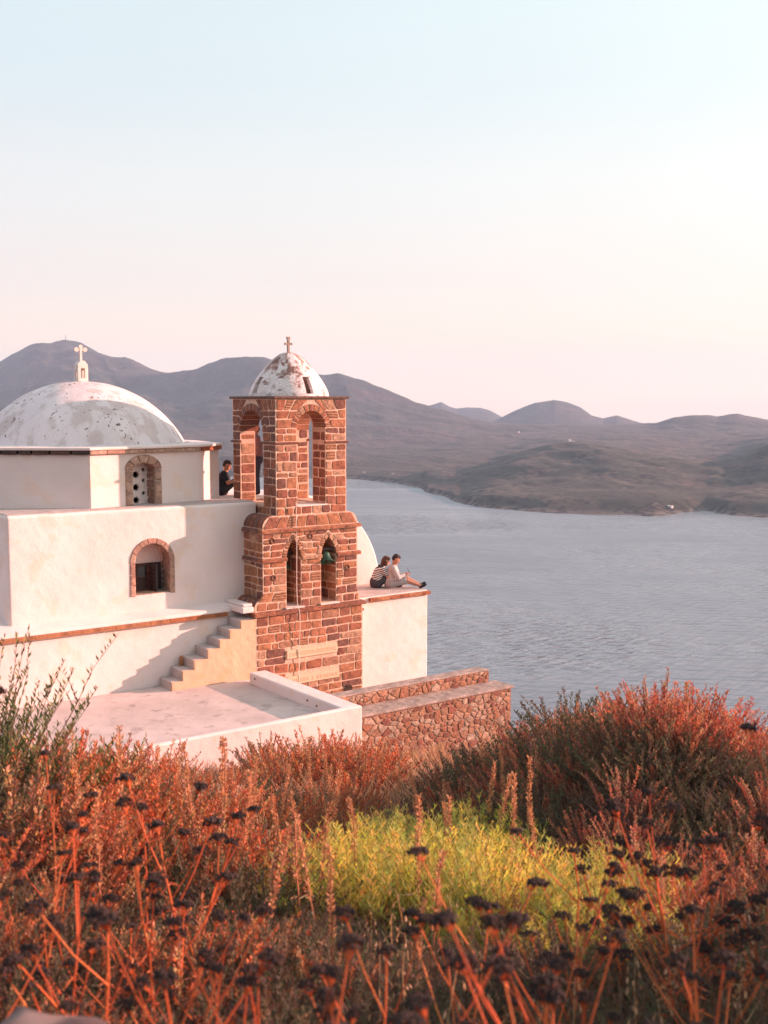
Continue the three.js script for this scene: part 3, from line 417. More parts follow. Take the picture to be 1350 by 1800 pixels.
// tiling ripples: many crossing wave trains, longer across the wind than along it
const trains = (() => { const r = rng(5), o = []; for (let i = 0; i < 70; i++) { const k = 6 + 60 * Math.pow(r(), 1.6), a = 1.25 + (r() - .5) * 1.5; const kx = Math.round(k * Math.cos(a)), ky = Math.round(k * Math.sin(a)), m = Math.hypot(kx, ky) || 1; o.push([kx * 2 * Math.PI, ky * 2 * Math.PI, r() * 6.283, .55 / Math.pow(m, .35) / m]); } return o; })();
const waves = tex(1024, (x, y) => { let dx = 0, dy = 0; for (const [kx, ky, ph, A] of trains) { const c = Math.cos(kx * x + ky * y + ph) * A; dx += c * kx; dy += c * ky; } dx *= .05; dy *= .05; const l = Math.hypot(dx, dy, 1); return [.5 - dx / l / 2, .5 - dy / l / 2, .5 + .5 / l]; });
const wn = rep(waves, 1 / 85);
const lanes = rep(tex(512, (x, y) => { const s = fbm(x * 3, y * 3, 5, 3, 3), f = fbm(x * 4 + 0, y * 12, 9, 4, 0); return clamp(.10 + .34 * ss(.35, .7, s * .55 + fbm(x * 6, y * 6, 19, 4, 6) * .45)); }), 1 / 1900, 1 / 900);
const swell = rep(tex(512, (x, y) => fbm(x * 9, y * 9, 28, 5, 9)), 1 / 520, 1 / 210);
const seaM = new THREE.MeshPhysicalMaterial({ roughness: 1, roughnessMap: lanes, normalMap: wn, normalScale: new THREE.Vector2(.45, .45), bumpMap: swell, bumpScale: 2.2, ior: 1.33 }); seaM.color.setRGB(.175, .20, .23);
structure('sea', sheet(8, 8, (t) => -6000 + 12000 * t, (t) => 60 - 6900 * t, () => SEA, 1), seaM);

// The far shore, surveyed along bearings: [tangent of the bearing, shore, first crest, its height, hollow, its height, height 4.7 km out, main crest, its height] in metres above the sea
const survey = [[-.4882,3111,3484,35,4111,0,60,8200,98],[-.3881,3063,3431,35,4048,0,55,8105,300],[-.3381,3054,3420,35,4036,0,53,8058,459],[-.323,3051,3417,34,4032,0,52,8044,529],[-.308,3048,3414,34,4028,0,51,8029,576],[-.293,3045,3411,34,4025,0,51,8015,607],[-.277,3042,3407,34,4021,0,50,8000,630],[-.2629,3040,3404,34,4017,0,49,7909,598],[-.2504,3037,3402,33,4014,0,49,7828,551],[-.2379,3035,3400,33,4012,0,48,7747,498],[-.2254,3033,3400,33,4012,0,48,7666,476],[-.2154,3031,3400,33,4012,0,47,7601,444],[-.2028,3029,3400,32,4012,0,47,7519,404],[-.1878,3026,3400,32,4012,0,46,7422,372],[-.1778,3024,3400,32,4012,0,45,7357,375],[-.1628,3021,3400,31,4012,0,45,7260,397],[-.1528,3019,3400,31,4012,0,44,7195,431],[-.1377,3017,3400,31,4012,0,44,7097,459],[-.1227,3003,3400,27,4012,0,38,7000,463],[-.1052,2987,3400,24,4012,0,31,6933,453],[-.0877,2972,3400,20,4012,0,25,6867,420],[-.0576,2945,3400,13,4012,0,14,6752,354],[-.0376,2928,3400,9,4012,0,6,6676,345],[-.0175,2907,3271,9,3860,0,2,6600,308],[-.0025,2834,3175,2,3746,0,0,6522,272],[.0125,2765,3097,0,3655,0,0,6443,235],[.0326,2637,2954,0,3485,0,0,6339,184],[.0366,2489,2917,0,3442,0,0,6318,177],[.0477,2422,2825,0,3334,0,0,6261,157],[.0567,2370,2750,6,3245,0,1,6214,140],[.0607,2262,2717,10,3206,0,1,6193,132],[.0778,2176,2730,27,3221,0,10,6104,100],[.0879,2128,2750,38,3245,4,15,6052,90],[.0979,2113,2770,48,3269,16,21,6000,81],[.113,2089,2800,59,3304,29,29,6026,78],[.1231,2074,2820,67,3328,38,33,6043,77],[.1382,2051,2850,72,3363,44,39,6070,74],[.1532,2035,2880,77,3398,50,44,6096,72],[.1683,2020,2890,80,3410,53,48,6122,71],[.1935,1997,2840,78,3351,51,45,6165,68],[.2136,1989,2800,72,3304,44,44,6200,72],[.2387,1980,2750,66,3245,37,40,6200,77],[.2537,2010,2720,63,3210,34,38,6200,108],[.2638,2030,2700,60,3186,30,36,6200,115],[.2713,2050,2700,57,3186,27,38,6200,120],[.2838,2084,2700,56,3186,25,41,6200,117],[.2914,2047,2700,56,3186,25,43,6200,108],[.3091,1982,2700,56,3186,25,46,6200,129],[.3242,1961,2700,72,3186,45,50,6200,111],[.3393,1941,2700,86,3186,61,53,6200,92],[.3896,1922,2700,106,3186,84,55,6200,77],[.5153,1903,2700,113,3186,90,60,6200,92]];
const surveyed = (() => { const at = (a) => { a = clamp(a, survey[0][0], survey[survey.length - 1][0]); let i = 0; while (i < survey.length - 2 && survey[i + 1][0] <= a) i++; const t = (a - survey[i][0]) / (survey[i + 1][0] - survey[i][0]); return survey[i].map((q, k) => lerp(q, survey[i + 1][k], t)); }, rows = []; for (let n = 0; n <= 600; n++) { const a = lerp(-.4882, .5153, n / 600), o = at(a), acc = o.map(() => 0); let w = 0; for (let k = -8; k <= 8; k++) { const g = Math.exp(-((k / 4) ** 2)), q = at(a + k * .0028); w += g; q.forEach((v, i) => { acc[i] += v * g; }); } rows.push(o.map((v, i) => i === 0 || i > 6 ? v : i === 1 ? lerp(v, acc[1] / w, .35) : acc[i] / w)); } return rows; })();
function landHeight(a, d) {
  a = clamp(a, survey[0][0], survey[survey.length - 1][0] - 1e-6); const f = (a + .4882) / 1.0035 * 600, i = Math.min(599, Math.floor(f)), s = surveyed[i].map((q, k) => lerp(q, surveyed[i + 1][k], f - i));
  const hA = Math.max(16, s[3]), hV = Math.max(14, s[5]), hB = Math.max(30, s[6]);
  const P = [[s[1] - 250, -60], [s[1], 0], [lerp(s[1], s[2], .12), Math.min(14, hA * .3) + 3], [s[2], hA], [s[4], hV], [Math.max(4700, s[4] + 300), hB], [lerp(4700, s[7], .62), lerp(hB, s[8], .42)], [s[7], s[8]], [s[7] + 1300, s[8] * .45], [s[7] + 3000, -20]];
  if (d <= P[0][0]) return -60; let k = 0; while (k < P.length - 2 && P[k + 1][0] < d) k++;
  const u = clamp((d - P[k][0]) / (P[k + 1][0] - P[k][0])), m = u * u * (3 - 2 * u); let h = lerp(P[k][1], P[k + 1][1], lerp(u, m, .6));
  const x = a * d, wgt = ss(s[1] - 40, s[1] + 350, d) * (.7 + .3 * ss(0, 200, h)), ridge = 1 - Math.abs(2 * fbm(x / 520 + 40, d / 620 + 3, 9, 4) - 1), crest = 1 - .65 * Math.exp(-(((d - s[7]) / 350) ** 2));
  h += wgt * crest * ((ridge - .62) * (34 + .2 * Math.max(0, h)) + (fbm(x / 170, d / 190, 14, 5) - .5) * (30 + .08 * Math.max(0, h)) + (fbm(x / 45, d / 60, 24, 3) - .5) * 9) + (1 - wgt) * 5 * (fbm(x / 60, d / 60, 3, 3) - .5);
  return h;
}
const scrub = tex(1024, (x, y) => { const a = fbm(x * 16, y * 16, 91, 4, 16), p = ss(.5, .66, vnoise(x * 150, y * 150, 71, 150) * .6 + a * .4), q = vnoise(x * 300, y * 300, 73, 300); const d = .70 + .3 * (a - .5) + .12 * (q - .5); return [lerp(d, .16, p), lerp(d * .98, .2, p), lerp(d * .95, .18, p)]; }, true);
function land(name, na, nd, a0, a1, dist, height, wash) {
  const pos = [], uv = [], col = [], idx = [];
  for (let j = 0; j <= nd; j++) for (let i = 0; i <= na; i++) {
    const a = lerp(a0, a1, i / na), d = dist(j / nd), x = a * d, h = height(a, d); pos.push(x, SEA + h, -d); uv.push(x / 1400, d / 1400);
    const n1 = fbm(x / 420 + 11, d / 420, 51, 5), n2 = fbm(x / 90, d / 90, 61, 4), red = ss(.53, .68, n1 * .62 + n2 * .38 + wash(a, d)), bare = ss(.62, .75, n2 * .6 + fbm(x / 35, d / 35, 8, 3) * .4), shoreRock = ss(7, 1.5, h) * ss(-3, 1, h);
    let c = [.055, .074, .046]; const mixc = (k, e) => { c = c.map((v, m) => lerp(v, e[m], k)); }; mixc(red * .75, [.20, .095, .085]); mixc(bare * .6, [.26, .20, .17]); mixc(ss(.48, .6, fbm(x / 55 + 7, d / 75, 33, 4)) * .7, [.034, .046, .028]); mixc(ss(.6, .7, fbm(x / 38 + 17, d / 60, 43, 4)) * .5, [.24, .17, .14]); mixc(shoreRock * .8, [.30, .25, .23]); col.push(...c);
  }
  for (let j = 0; j < nd; j++) for (let i = 0; i < na; i++) { const a = j * (na + 1) + i, b = a + 1, c = a + na + 1, e = c + 1; idx.push(a, b, c, b, e, c); }
  const g = new THREE.BufferGeometry(); g.setAttribute('position', new THREE.Float32BufferAttribute(pos, 3)); g.setAttribute('uv', new THREE.Float32BufferAttribute(uv, 2)); g.setAttribute('color', new THREE.Float32BufferAttribute(col, 3)); g.setIndex(idx); g.computeVertexNormals();
  return structure(name, g, mat({ vertexColors: true, map: scrub, roughness: 1 }));
}
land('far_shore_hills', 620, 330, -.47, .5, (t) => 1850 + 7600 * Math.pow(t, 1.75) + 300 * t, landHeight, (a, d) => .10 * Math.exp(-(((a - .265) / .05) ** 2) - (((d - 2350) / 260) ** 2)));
const ridgeOf = (tab, D, back) => (a, d) => { let i = 0; while (i < tab.length - 2 && tab[i + 1][0] <= a) i++; const t = clamp((a - tab[i][0]) / (tab[i + 1][0] - tab[i][0])), h = lerp(tab[i][1], tab[i + 1][1], t), u = 1 - Math.abs(d - D) / back; return Math.max(-40, lerp(-40, h, ss(0, 1, u)) + 10 * (fbm(a * d / 180, d / 180, 4, 4) - .5)); };
land('distant_peaks', 120, 40, .0125, .1222, (t) => 9300 + 2400 * t, ridgeOf([[.0125,-87],[.0324,143],[.0408,164],[.0498,190],[.0573,148],[.0637,132],[.0722,143],[.0846,138],[.0931,112],[.1021,59],[.1222,-35]], 10500, 1300), () => 0);
land('distant_hill', 150, 50, .0823, .252, (t) => 7500 + 2200 * t, ridgeOf([[.0823,-35],[.0972,51],[.1146,128],[.1319,187],[.1493,209],[.1618,187],[.1718,153],[.1819,93],[.1919,72],[.2043,93],[.2193,51],[.2319,16],[.252,-35]], 8600, 1200), () => 0);
// a pale track over the slope
{ const line = [[.163, 4080], [.166, 3900], [.1715, 3780], [.174, 3650], [.179, 3560], [.1825, 3480]], pos = [], idx = []; let n = 0; const c = new THREE.CatmullRomCurve3(line.map(([a, d]) => new THREE.Vector3(a * d, 0, -d))).getPoints(60);
  c.forEach((p, i) => { const q = c[Math.min(60, i + 1)], o = c[Math.max(0, i - 1)], dx = q.x - o.x, dz = q.z - o.z, l = Math.hypot(dx, dz); for (const s of [-1, 1]) { const x = p.x - dz / l * 5 * s, z = p.z + dx / l * 5 * s; pos.push(x, SEA + landHeight(x / -z, -z) + 4, z); } if (i) idx.push(n - 2, n - 1, n, n - 1, n + 1, n); n += 2; });
  const g = new THREE.BufferGeometry(); g.setAttribute('position', new THREE.Float32BufferAttribute(pos, 3)); g.setIndex(idx); g.computeVertexNormals(); structure('hill_track', g, mat({ rgb: [.5, .42, .36] })); }
// small things across the bay
{ const wall = mat({ rgb: [.6, .56, .53] }), tile = mat({ rgb: [.45, .22, .15] });
  const house = (name, label, a, d, w, h) => { const g = thing(name, label, 'house', 'houses across the bay'); g.position.set(a * d, SEA + landHeight(a, d) - 1.5, -d); g.rotation.y = a * 9; const add = (n, geo, m) => { const o = shade(new THREE.Mesh(geo, m)); o.name = n; g.add(o); }; add('wall', new THREE.BoxGeometry(w, h, w * .6).translate(0, h / 2, 0), wall); add('roof', new THREE.BoxGeometry(w + .6, .5, w * .6 + .6).translate(0, h + .25, 0), wall); add('door', new THREE.BoxGeometry(1.4, 2.4, .1).translate(w * .2, 1.4, w * .3 + .05), tile); };
  house('shore_house', 'white house by the cove at the foot of the darker headland', .2525, 2050, 10, 4); 
  house('hill_house', 'small white house on the slope above the far shore beside the tower', -.018, 3010, 8, 4);
  house('hill_house', 'tiny white house high on the slope beyond the plateau', .31, 5200, 14, 6); house('hill_house', 'tiny pale house on the plateau edge under the far pointed hill', .118, 5500, 14, 6); house('hill_house', 'tiny white house at the foot of the slope near the low point', .008, 2900, 7, 4);
  const m = thing('antenna_mast', 'thin antenna mast on the highest hilltop', 'mast'); m.position.set(-.277 * 8000, SEA + landHeight(-.277, 8000) - 2, -8000); const mm = mat({ rgb: [.2, .2, .2], metalness: .5 }); for (const [n, g] of [['pole', new THREE.CylinderGeometry(1.2, 2.2, 42, 8).translate(0, 21, 0)], ['crossarm', new THREE.BoxGeometry(9, 1.2, 1.2).translate(0, 36, 0)]]) { const o = shade(new THREE.Mesh(g, mm)); o.name = n; m.add(o); } }

// ---------- people ----------
function solid(bones, half, c, res, k) {
  const mc = new MarchingCubes(res, new THREE.MeshStandardMaterial(), false, false, 120000), n = mc.size, f = mc.field, hs = n / 2; mc.isolation = 0;
  for (let z = 0; z < n; z++) for (let y = 0; y < n; y++) for (let x = 0; x < n; x++) {
    const px = c[0] + (x - hs) / hs * half, py = c[1] + (y - hs) / hs * half, pz = c[2] + (z - hs) / hs * half; let d = 9;
    for (const b of bones) { const abx = b[4] - b[0], aby = b[5] - b[1], abz = b[6] - b[2], l = abx * abx + aby * aby + abz * abz || 1e-9, t = clamp(((px - b[0]) * abx + (py - b[1]) * aby + (pz - b[2]) * abz) / l), q = Math.hypot(px - b[0] - abx * t, py - b[1] - aby * t, (pz - b[2] - abz * t)) - lerp(b[3], b[7], t), h = clamp(.5 + .5 * (d - q) / k); d = lerp(d, q, h) - k * h * (1 - h); }
    f[x + y * n + z * n * n] = -d;
  }
  mc.update(); const g0 = new THREE.BufferGeometry(); g0.setAttribute('position', new THREE.BufferAttribute(mc.positionArray.slice(0, mc.count * 3), 3));
  const g = mergeVertices(g0, 1e-5), p = g.attributes.position; for (let i = 0; i < p.count; i++) p.setXYZ(i, c[0] + p.getX(i) * half, c[1] + p.getY(i) * half, c[2] + p.getZ(i) * half); g.computeVertexNormals(); return g;
}
const tube = (a, ra, b, rb) => { const A = new THREE.Vector3(...a), B = new THREE.Vector3(...b), d = B.clone().sub(A), g = new THREE.CapsuleGeometry(1, d.length() / ((ra + rb) / 2), 3, 6); g.scale((ra + rb) / 2, (ra + rb) / 2, (ra + rb) / 2); g.applyQuaternion(new THREE.Quaternion().setFromUnitVectors(new THREE.Vector3(0, 1, 0), d.clone().normalize())); g.translate(...A.clone().add(B).multiplyScalar(.5).toArray()); return g; };
// palm and five curled fingers reaching along dir, palm facing down
function hand(wrist, dir, side) {
  const D = new THREE.Vector3(...dir).normalize(), S = new THREE.Vector3(0, 0, side), dn = new THREE.Vector3().crossVectors(D, S).normalize().multiplyScalar(side > 0 ? 1 : -1); if (dn.y > 0) dn.negate(); const W = new THREE.Vector3(...wrist), P = (d, s, n) => W.clone().addScaledVector(D, d).addScaledVector(S, s).addScaledVector(dn, n).toArray(), gs = [tube(P(.0, 0, 0), .026, P(.07, .012, .004), .03), tube(P(.02, -.012, 0), .026, P(.075, -.014, .004), .028)];
  [[.03, .07], [.011, .08], [-.01, .074], [-.03, .058]].forEach(([s, l]) => { gs.push(tube(P(.08, s, .002), .0095, P(.08 + l * .55, s, .014), .009), tube(P(.08 + l * .55, s, .014), .009, P(.08 + l * .75, s * .9, .014 + l * .45), .008)); });
  gs.push(tube(P(.03, .035, .0), .012, P(.065, .058, .016), .010), tube(P(.065, .058, .016), .010, P(.095, .05, .03), .009)); return gs.map((g) => { const r = g.toNonIndexed(); r.deleteAttribute('uv'); return r; });
}
const skinM = mat({ vertexColors: true, roughness: .6 });
const tint = (g, f) => { const p = g.attributes.position, c = new Float32Array(p.count * 3); for (let i = 0; i < p.count; i++) c.set(f(p.getX(i), p.getY(i), p.getZ(i)), i * 3); g.setAttribute('color', new THREE.BufferAttribute(c, 3)); return g; };
// j: joints; a figure faces +x of its own frame
function person(label, pos, turn, j, look) {
  const P = thing('person', label, 'person'); P.position.copy(pos); P.rotation.y = turn;
  const add = (n, g, m) => { const o = shade(new THREE.Mesh(g, m)); o.name = n; P.add(o); return o; };
  const b = (a, ra, c, rc) => [...a, ra, ...c, rc], H = j.head, fw = look.face, up = look.up ?? [-fw[1], fw[0], 0];
  const at = (f, u, s) => [H[0] + fw[0] * f + up[0] * u, H[1] + fw[1] * f + up[1] * u, H[2] + s];
  const skin = [b(at(-.005, .03, 0), .088, at(.02, -.055, 0), .062), b(at(-.02, .03, 0), .09, at(-.03, .01, 0), .085), b(at(.088, -.012, 0), .012, at(.1, -.028, 0), .017), b(at(.0, -.01, .082), .014, at(-.008, .015, .084), .018), b(at(.0, -.01, -.082), .014, at(-.008, .015, -.084), .018), b(at(-.03, -.06, 0), .05, j.neck, .056), b(j.neck, .06, j.chest, .13), b(j.chest, .15, j.pelvis, .15)];
  for (const s of [1, -1]) { const q = s > 0 ? 'R' : 'L'; skin.push(b(j['sh' + q], .058, j['el' + q], .042), b(j['el' + q], .042, j['wr' + q], .027), b(j['hip' + q], .092, j['kn' + q], .06), b(j['kn' + q], .062, j['an' + q], .038), b(j['an' + q], .04, j['toe' + q], .03)); skin.push(b(j.chest, .09, j['sh' + q], .066)); }
  const all = Object.values(j), lo = [0, 1, 2].map((k) => Math.min(...all.map((p) => p[k])) - .2), hi = [0, 1, 2].map((k) => Math.max(...all.map((p) => p[k])) + .2), c = lo.map((v, k) => (v + hi[k]) / 2), half = Math.max(...lo.map((v, k) => hi[k] - v)) / 2, res = Math.min(150, Math.round(2 * half / .0125));
  const eye = [at(.082, .005, .032), at(.082, .005, -.032)], mouth = at(.085, -.062, 0);
  const body = solid(skin, half, c, res, .022).toNonIndexed(); const hands = [...hand(j.wrR, [j.wrR[0] - j.elR[0], j.wrR[1] - j.elR[1], j.wrR[2] - j.elR[2]], 1), ...hand(j.wrL, [j.wrL[0] - j.elL[0], j.wrL[1] - j.elL[1], j.wrL[2] - j.elL[2]], -1)];
  const near = (p, q, r) => Math.hypot(p[0] - q[0], p[1] - q[1], p[2] - q[2]) < r;
  add('body', tint(mergeGeometries([body, ...hands]), (x, y, z) => eye.some((e) => near([x, y, z], e, .017)) ? [.03, .02, .015] : near([x, y, z], mouth, .02) ? [.36, .13, .1] : look.skin), skinM);
  const cloth = (n, list, k, col, extra = 0) => add(n, tint(solid(list.map((q) => [...q.slice(0, 3), q[3] + extra, ...q.slice(4, 7), q[7] + extra]), half, c, res, k), typeof col === 'function' ? col : () => col), mat({ vertexColors: true, roughness: .95 }));
  const torso = [b(j.neck.map((v, k) => lerp(v, j.chest[k], .3)), .085, j.chest, .15), b(j.chest, .163, j.pelvis, .165)]; for (const q of ['R', 'L']) { torso.push(b(j.chest, .11, j['sh' + q], .08), b(j['sh' + q], .078, look.sleeve === 'long' ? j['el' + q] : j['sh' + q].map((v, k) => lerp(v, j['el' + q][k], .62)), .06)); if (look.sleeve === 'long') torso.push(b(j['el' + q], .06, j['el' + q].map((v, k) => lerp(v, j['wr' + q][k], .85)), .042)); }
  cloth('shirt', torso, .03, look.shirt);
  const legs = [b(j.pelvis, .172, j.pelvis.map((v, k) => v + (k === 1 ? -.03 : 0)), .17)]; for (const q of ['R', 'L']) { legs.push(b(j['hip' + q], .112, look.long ? j['kn' + q] : j['hip' + q].map((v, k) => lerp(v, j['kn' + q][k], .88)), .082)); if (look.long) legs.push(b(j['kn' + q], .08, j['an' + q], .058)); }
  cloth(look.long ? 'trousers' : 'shorts', legs, .03, look.legs);
  for (const q of ['R', 'L']) cloth('shoe', [b(j['an' + q].map((v, k) => v + (k === 1 ? -.02 : 0)), .047, j['toe' + q], .04)], .01, look.shoe);
  const hair = [b(at(-.022, .052, 0), .093, at(-.04, .02, 0), .088), b(at(.03, .075, 0), .062, at(-.03, .06, 0), .08)]; if (look.longHair) hair.push(b(at(-.05, .0, 0), .085, at(-.075, -.11, 0), .06), b(at(-.02, .0, .06), .04, at(-.03, -.09, .062), .03), b(at(-.02, .0, -.06), .04, at(-.03, -.09, -.062), .03));
  add('hair', tint(solid(hair, .26, H, 60, .02), () => look.hair), mat({ vertexColors: true, roughness: .8 }));
  return P;
}
const sit = (o = {}) => ({ pelvis: [0, .15, 0], chest: [.05, .43, 0], neck: [.1, .6, 0], head: [.15, .74, 0], shR: [.07, .54, .17], elR: [.2, .3, .21], wrR: [.38, .36, .1], shL: [.07, .54, -.17], elL: [.2, .3, -.21], wrL: [.38, .36, -.08], hipR: [.02, .12, .09], knR: [.43, .2, .12], anR: [.78, .07, .12], toeR: [.9, .11, .14], hipL: [.02, .12, -.09], knL: [.42, .23, -.12], anL: [.77, .07, -.1], toeL: [.89, .11, -.1], ...o });
const unit = (x, y) => { const l = Math.hypot(x, y); return [x / l, y / l, 0]; };
const heading = (dir) => Math.atan2(-dir.z, dir.x);
const outward = U.clone().multiplyScalar(.72).addScaledVector(V, -.55);
person('person in a pale grey shirt sitting with outstretched legs, looking at a phone', atUV(4.84, -4.845, 1.42), heading(outward), sit(), { face: unit(1, -.42), skin: [.42, .20, .13], shirt: [.44, .41, .40], sleeve: 'long', legs: (x, y, z) => Math.sin(x * 110) > 0 ? [.42, .40, .39] : [.27, .28, .30], shoe: [.02, .02, .025], hair: [.025, .015, .012] });
{ const ph = built('phone', 'dark phone held up by the person in the pale grey shirt', 'phone', [0, 0, 0]); const d = outward.clone().normalize(); ph.position.copy(atUV(4.84, -4.845, 1.42)).addScaledVector(d, .475).add(new THREE.Vector3(0, .44, 0)); ph.rotation.set(0, heading(outward), 0); const o = shade(new THREE.Mesh(new RoundedBoxGeometry(.012, .15, .075, 2, .005).rotateZ(.5), mat({ rgb: [.02, .02, .02], roughness: .3 }))); o.name = 'case'; ph.add(o); const s = shade(new THREE.Mesh(new THREE.PlaneGeometry(.066, .138).rotateY(-Math.PI / 2).translate(-.0068, 0, 0).rotateZ(.5), mat({ rgb: [.03, .04, .05], roughness: .1 }))); s.name = 'screen'; ph.add(s); }
person('person in a black and white striped top hunched forward beside the phone user', atUV(4.55, -4.845, 1.66), heading(U.clone().multiplyScalar(.8).addScaledVector(V, -.35)), sit({ chest: [.1, .4, 0], neck: [.19, .56, 0], head: [.27, .68, 0], shR: [.15, .5, .15], shL: [.15, .5, -.15], elR: [.3, .28, .2], elL: [.3, .28, -.2], wrR: [.46, .24, .08], wrL: [.46, .24, -.06], knR: [.4, .36, .1], anR: [.52, .05, .1], toeR: [.64, .05, .1], knL: [.4, .36, -.1], anL: [.52, .05, -.1], toeL: [.64, .05, -.1] }), { face: unit(1, -.25), skin: [.5, .26, .18], shirt: (x, y, z) => Math.sin((y * .9 - x * .35) * 130) > .1 ? [.78, .76, .74] : [.035, .03, .035], sleeve: 'short', legs: [.05, .05, .06], shoe: [.05, .04, .04], hair: [.085, .04, .025], longHair: true });
person('person in a black top sitting on the roof between the drum and the bell tower', atUV(.86, -2.345, 3.15), heading(U.clone().multiplyScalar(.75).addScaledVector(V, -.5)), sit({ knR: [.38, .38, .1], anR: [.5, .06, .1], toeR: [.63, .05, .1], knL: [.38, .38, -.1], anL: [.5, .06, -.1], toeL: [.63, .05, -.1], elR: [.18, .32, .22], wrR: [.42, .38, .12] }), { face: unit(1, -.3), skin: [.46, .2, .12], shirt: [.02, .022, .03], sleeve: 'short', legs: [.03, .03, .04], shoe: [.03, .03, .03], hair: [.02, .012, .01] });
person('person in a checked shirt and dark trousers standing behind the tower arch', atUV(1.5, -2.335, 2.52), heading(U.clone().negate().addScaledVector(V, .4)), { pelvis: [0, .92, 0], chest: [0, 1.25, 0], neck: [.01, 1.48, 0], head: [.03, 1.62, 0], shR: [0, 1.42, .18], elR: [.02, 1.12, .22], wrR: [.14, .92, .2], shL: [0, 1.42, -.18], elL: [.02, 1.12, -.22], wrL: [.14, .92, -.2], hipR: [0, .88, .09], knR: [.02, .5, .1], anR: [-.02, .09, .1], toeR: [.12, .045, .12], hipL: [0, .88, -.09], knL: [.02, .5, -.1], anL: [-.02, .09, -.1], toeL: [.12, .045, -.12] }, { face: unit(1, -.1), skin: [.45, .22, .15], shirt: (x, y, z) => Math.sin(y * 90) * Math.sin(z * 90) > 0 ? [.28, .13, .12] : [.16, .12, .13], sleeve: 'long', legs: [.03, .035, .06], long: true, shoe: [.03, .03, .03], hair: [.02, .015, .012] });

// ---------- plants ----------
class Sprig {
  constructor() { this.p = []; this.c = []; }
  tri(a, b, c, k) { this.p.push(...a, ...b, ...c); this.c.push(...k, ...k, ...k); }
  leaf(o, d, len, w, k, roll = 0) { const l = Math.hypot(...d) || 1, D = d.map((v) => v / l); let s = Math.abs(D[1]) > .9 ? [1, 0, 0] : [D[2], 0, -D[0]]; const q = Math.hypot(...s); s = s.map((v) => v / q); const n = [D[1] * s[2] - D[2] * s[1], D[2] * s[0] - D[0] * s[2], D[0] * s[1] - D[1] * s[0]], c = Math.cos(roll), t = Math.sin(roll), S = s.map((v, i) => v * c + n[i] * t), at = (f, e) => [0, 1, 2].map((i) => o[i] + D[i] * len * f + S[i] * w * e); const a = at(.45, .5), b = at(.45, -.5), tip = at(1, 0); this.tri(o, a, b, k); this.tri(a, tip, b, k); }
  stem(pts, r0, r1, k, sides = 3) { for (let i = 0; i + 1 < pts.length; i++) { const a = pts[i], b = pts[i + 1], ra = lerp(r0, r1, i / (pts.length - 1)), rb = lerp(r0, r1, (i + 1) / (pts.length - 1)), R2 = (p, r, j) => { const t = j / sides * Math.PI * 2; return [p[0] + r * Math.cos(t), p[1], p[2] + r * Math.sin(t)]; }; for (let j = 0; j < sides; j++) { const A = R2(a, ra, j), B = R2(a, ra, j + 1), C = R2(b, rb, j), D = R2(b, rb, j + 1); this.tri(A, B, C, k); this.tri(B, D, C, k); } } }
  // a small faceted seed or bud: an uneven octahedron
  seed(o, r, h, k, rr) { const j = () => .75 + rr() * .5, q = [[r * j(), 0, 0], [0, 0, r * j()], [-r * j(), 0, 0], [0, 0, -r * j()]].map((v) => [o[0] + v[0], o[1] + v[1], o[2] + v[2]]), t = [o[0], o[1] + h * j(), o[2]], b = [o[0], o[1] - h * j(), o[2]]; for (let i = 0; i < 4; i++) { this.tri(q[i], q[(i + 1) % 4], t, k); this.tri(q[(i + 1) % 4], q[i], b, k); } }
  geo() { const g = new THREE.BufferGeometry(); g.setAttribute('position', new THREE.Float32BufferAttribute(this.p, 3)); g.setAttribute('color', new THREE.Float32BufferAttribute(this.c, 3)); g.computeVertexNormals(); return g; }
}
const brightLeafM = mat({ vertexColors: true, roughness: 1, transmission: .5 });
const leafM = mat({ vertexColors: true, roughness: 1, transmission: .3 }), stalkM = mat({ vertexColors: true, roughness: .9 });
const vary = (list, r) => { const c = list[Math.floor(r() * list.length)], k = .75 + r() * .5; return c.map((v) => v * k); };
const bend = (b, dx, dz, h, n, r, wob = .02) => { const o = []; for (let i = 0; i <= n; i++) { const t = i / n; o.push([b[0] + dx * t * t * .6 + dx * t * .4 + (r() - .5) * wob * t, b[1] + h * (t - .1 * t * t * Math.hypot(dx, dz)), b[2] + dz * t * t * .6 + dz * t * .4 + (r() - .5) * wob * t]); } return o; };
const along = (pts, t) => { const f = t * (pts.length - 1), i = Math.min(pts.length - 2, Math.floor(f)), u = f - i; return [0, 1, 2].map((k) => lerp(pts[i][k], pts[i + 1][k], u)); };
const P = {
  rust: { spike: [[.48, .115, .035], [.57, .18, .055], [.38, .08, .028], [.56, .30, .13], [.32, .15, .07], [.50, .13, .04]], low: [[.11, .045, .026], [.15, .06, .03], [.075, .04, .025]], stem: [.2, .07, .04] },
  rose: { spike: [[.48, .125, .06], [.55, .19, .09], [.40, .09, .045], [.55, .28, .15], [.34, .14, .07]], low: [[.12, .05, .035], [.09, .045, .03], [.16, .075, .04]], stem: [.2, .08, .07] },
  dark: { spike: [[.12, .10, .045], [.10, .09, .042], [.17, .09, .045]], low: [[.085, .085, .038], [.10, .09, .042], [.11, .08, .04]], stem: [.11, .075, .045] },
  pale: { spike: [[.55, .33, .22], [.62, .42, .28], [.45, .24, .15]], low: [[.3, .17, .09], [.2, .1, .06]], stem: [.35, .2, .12] },
};
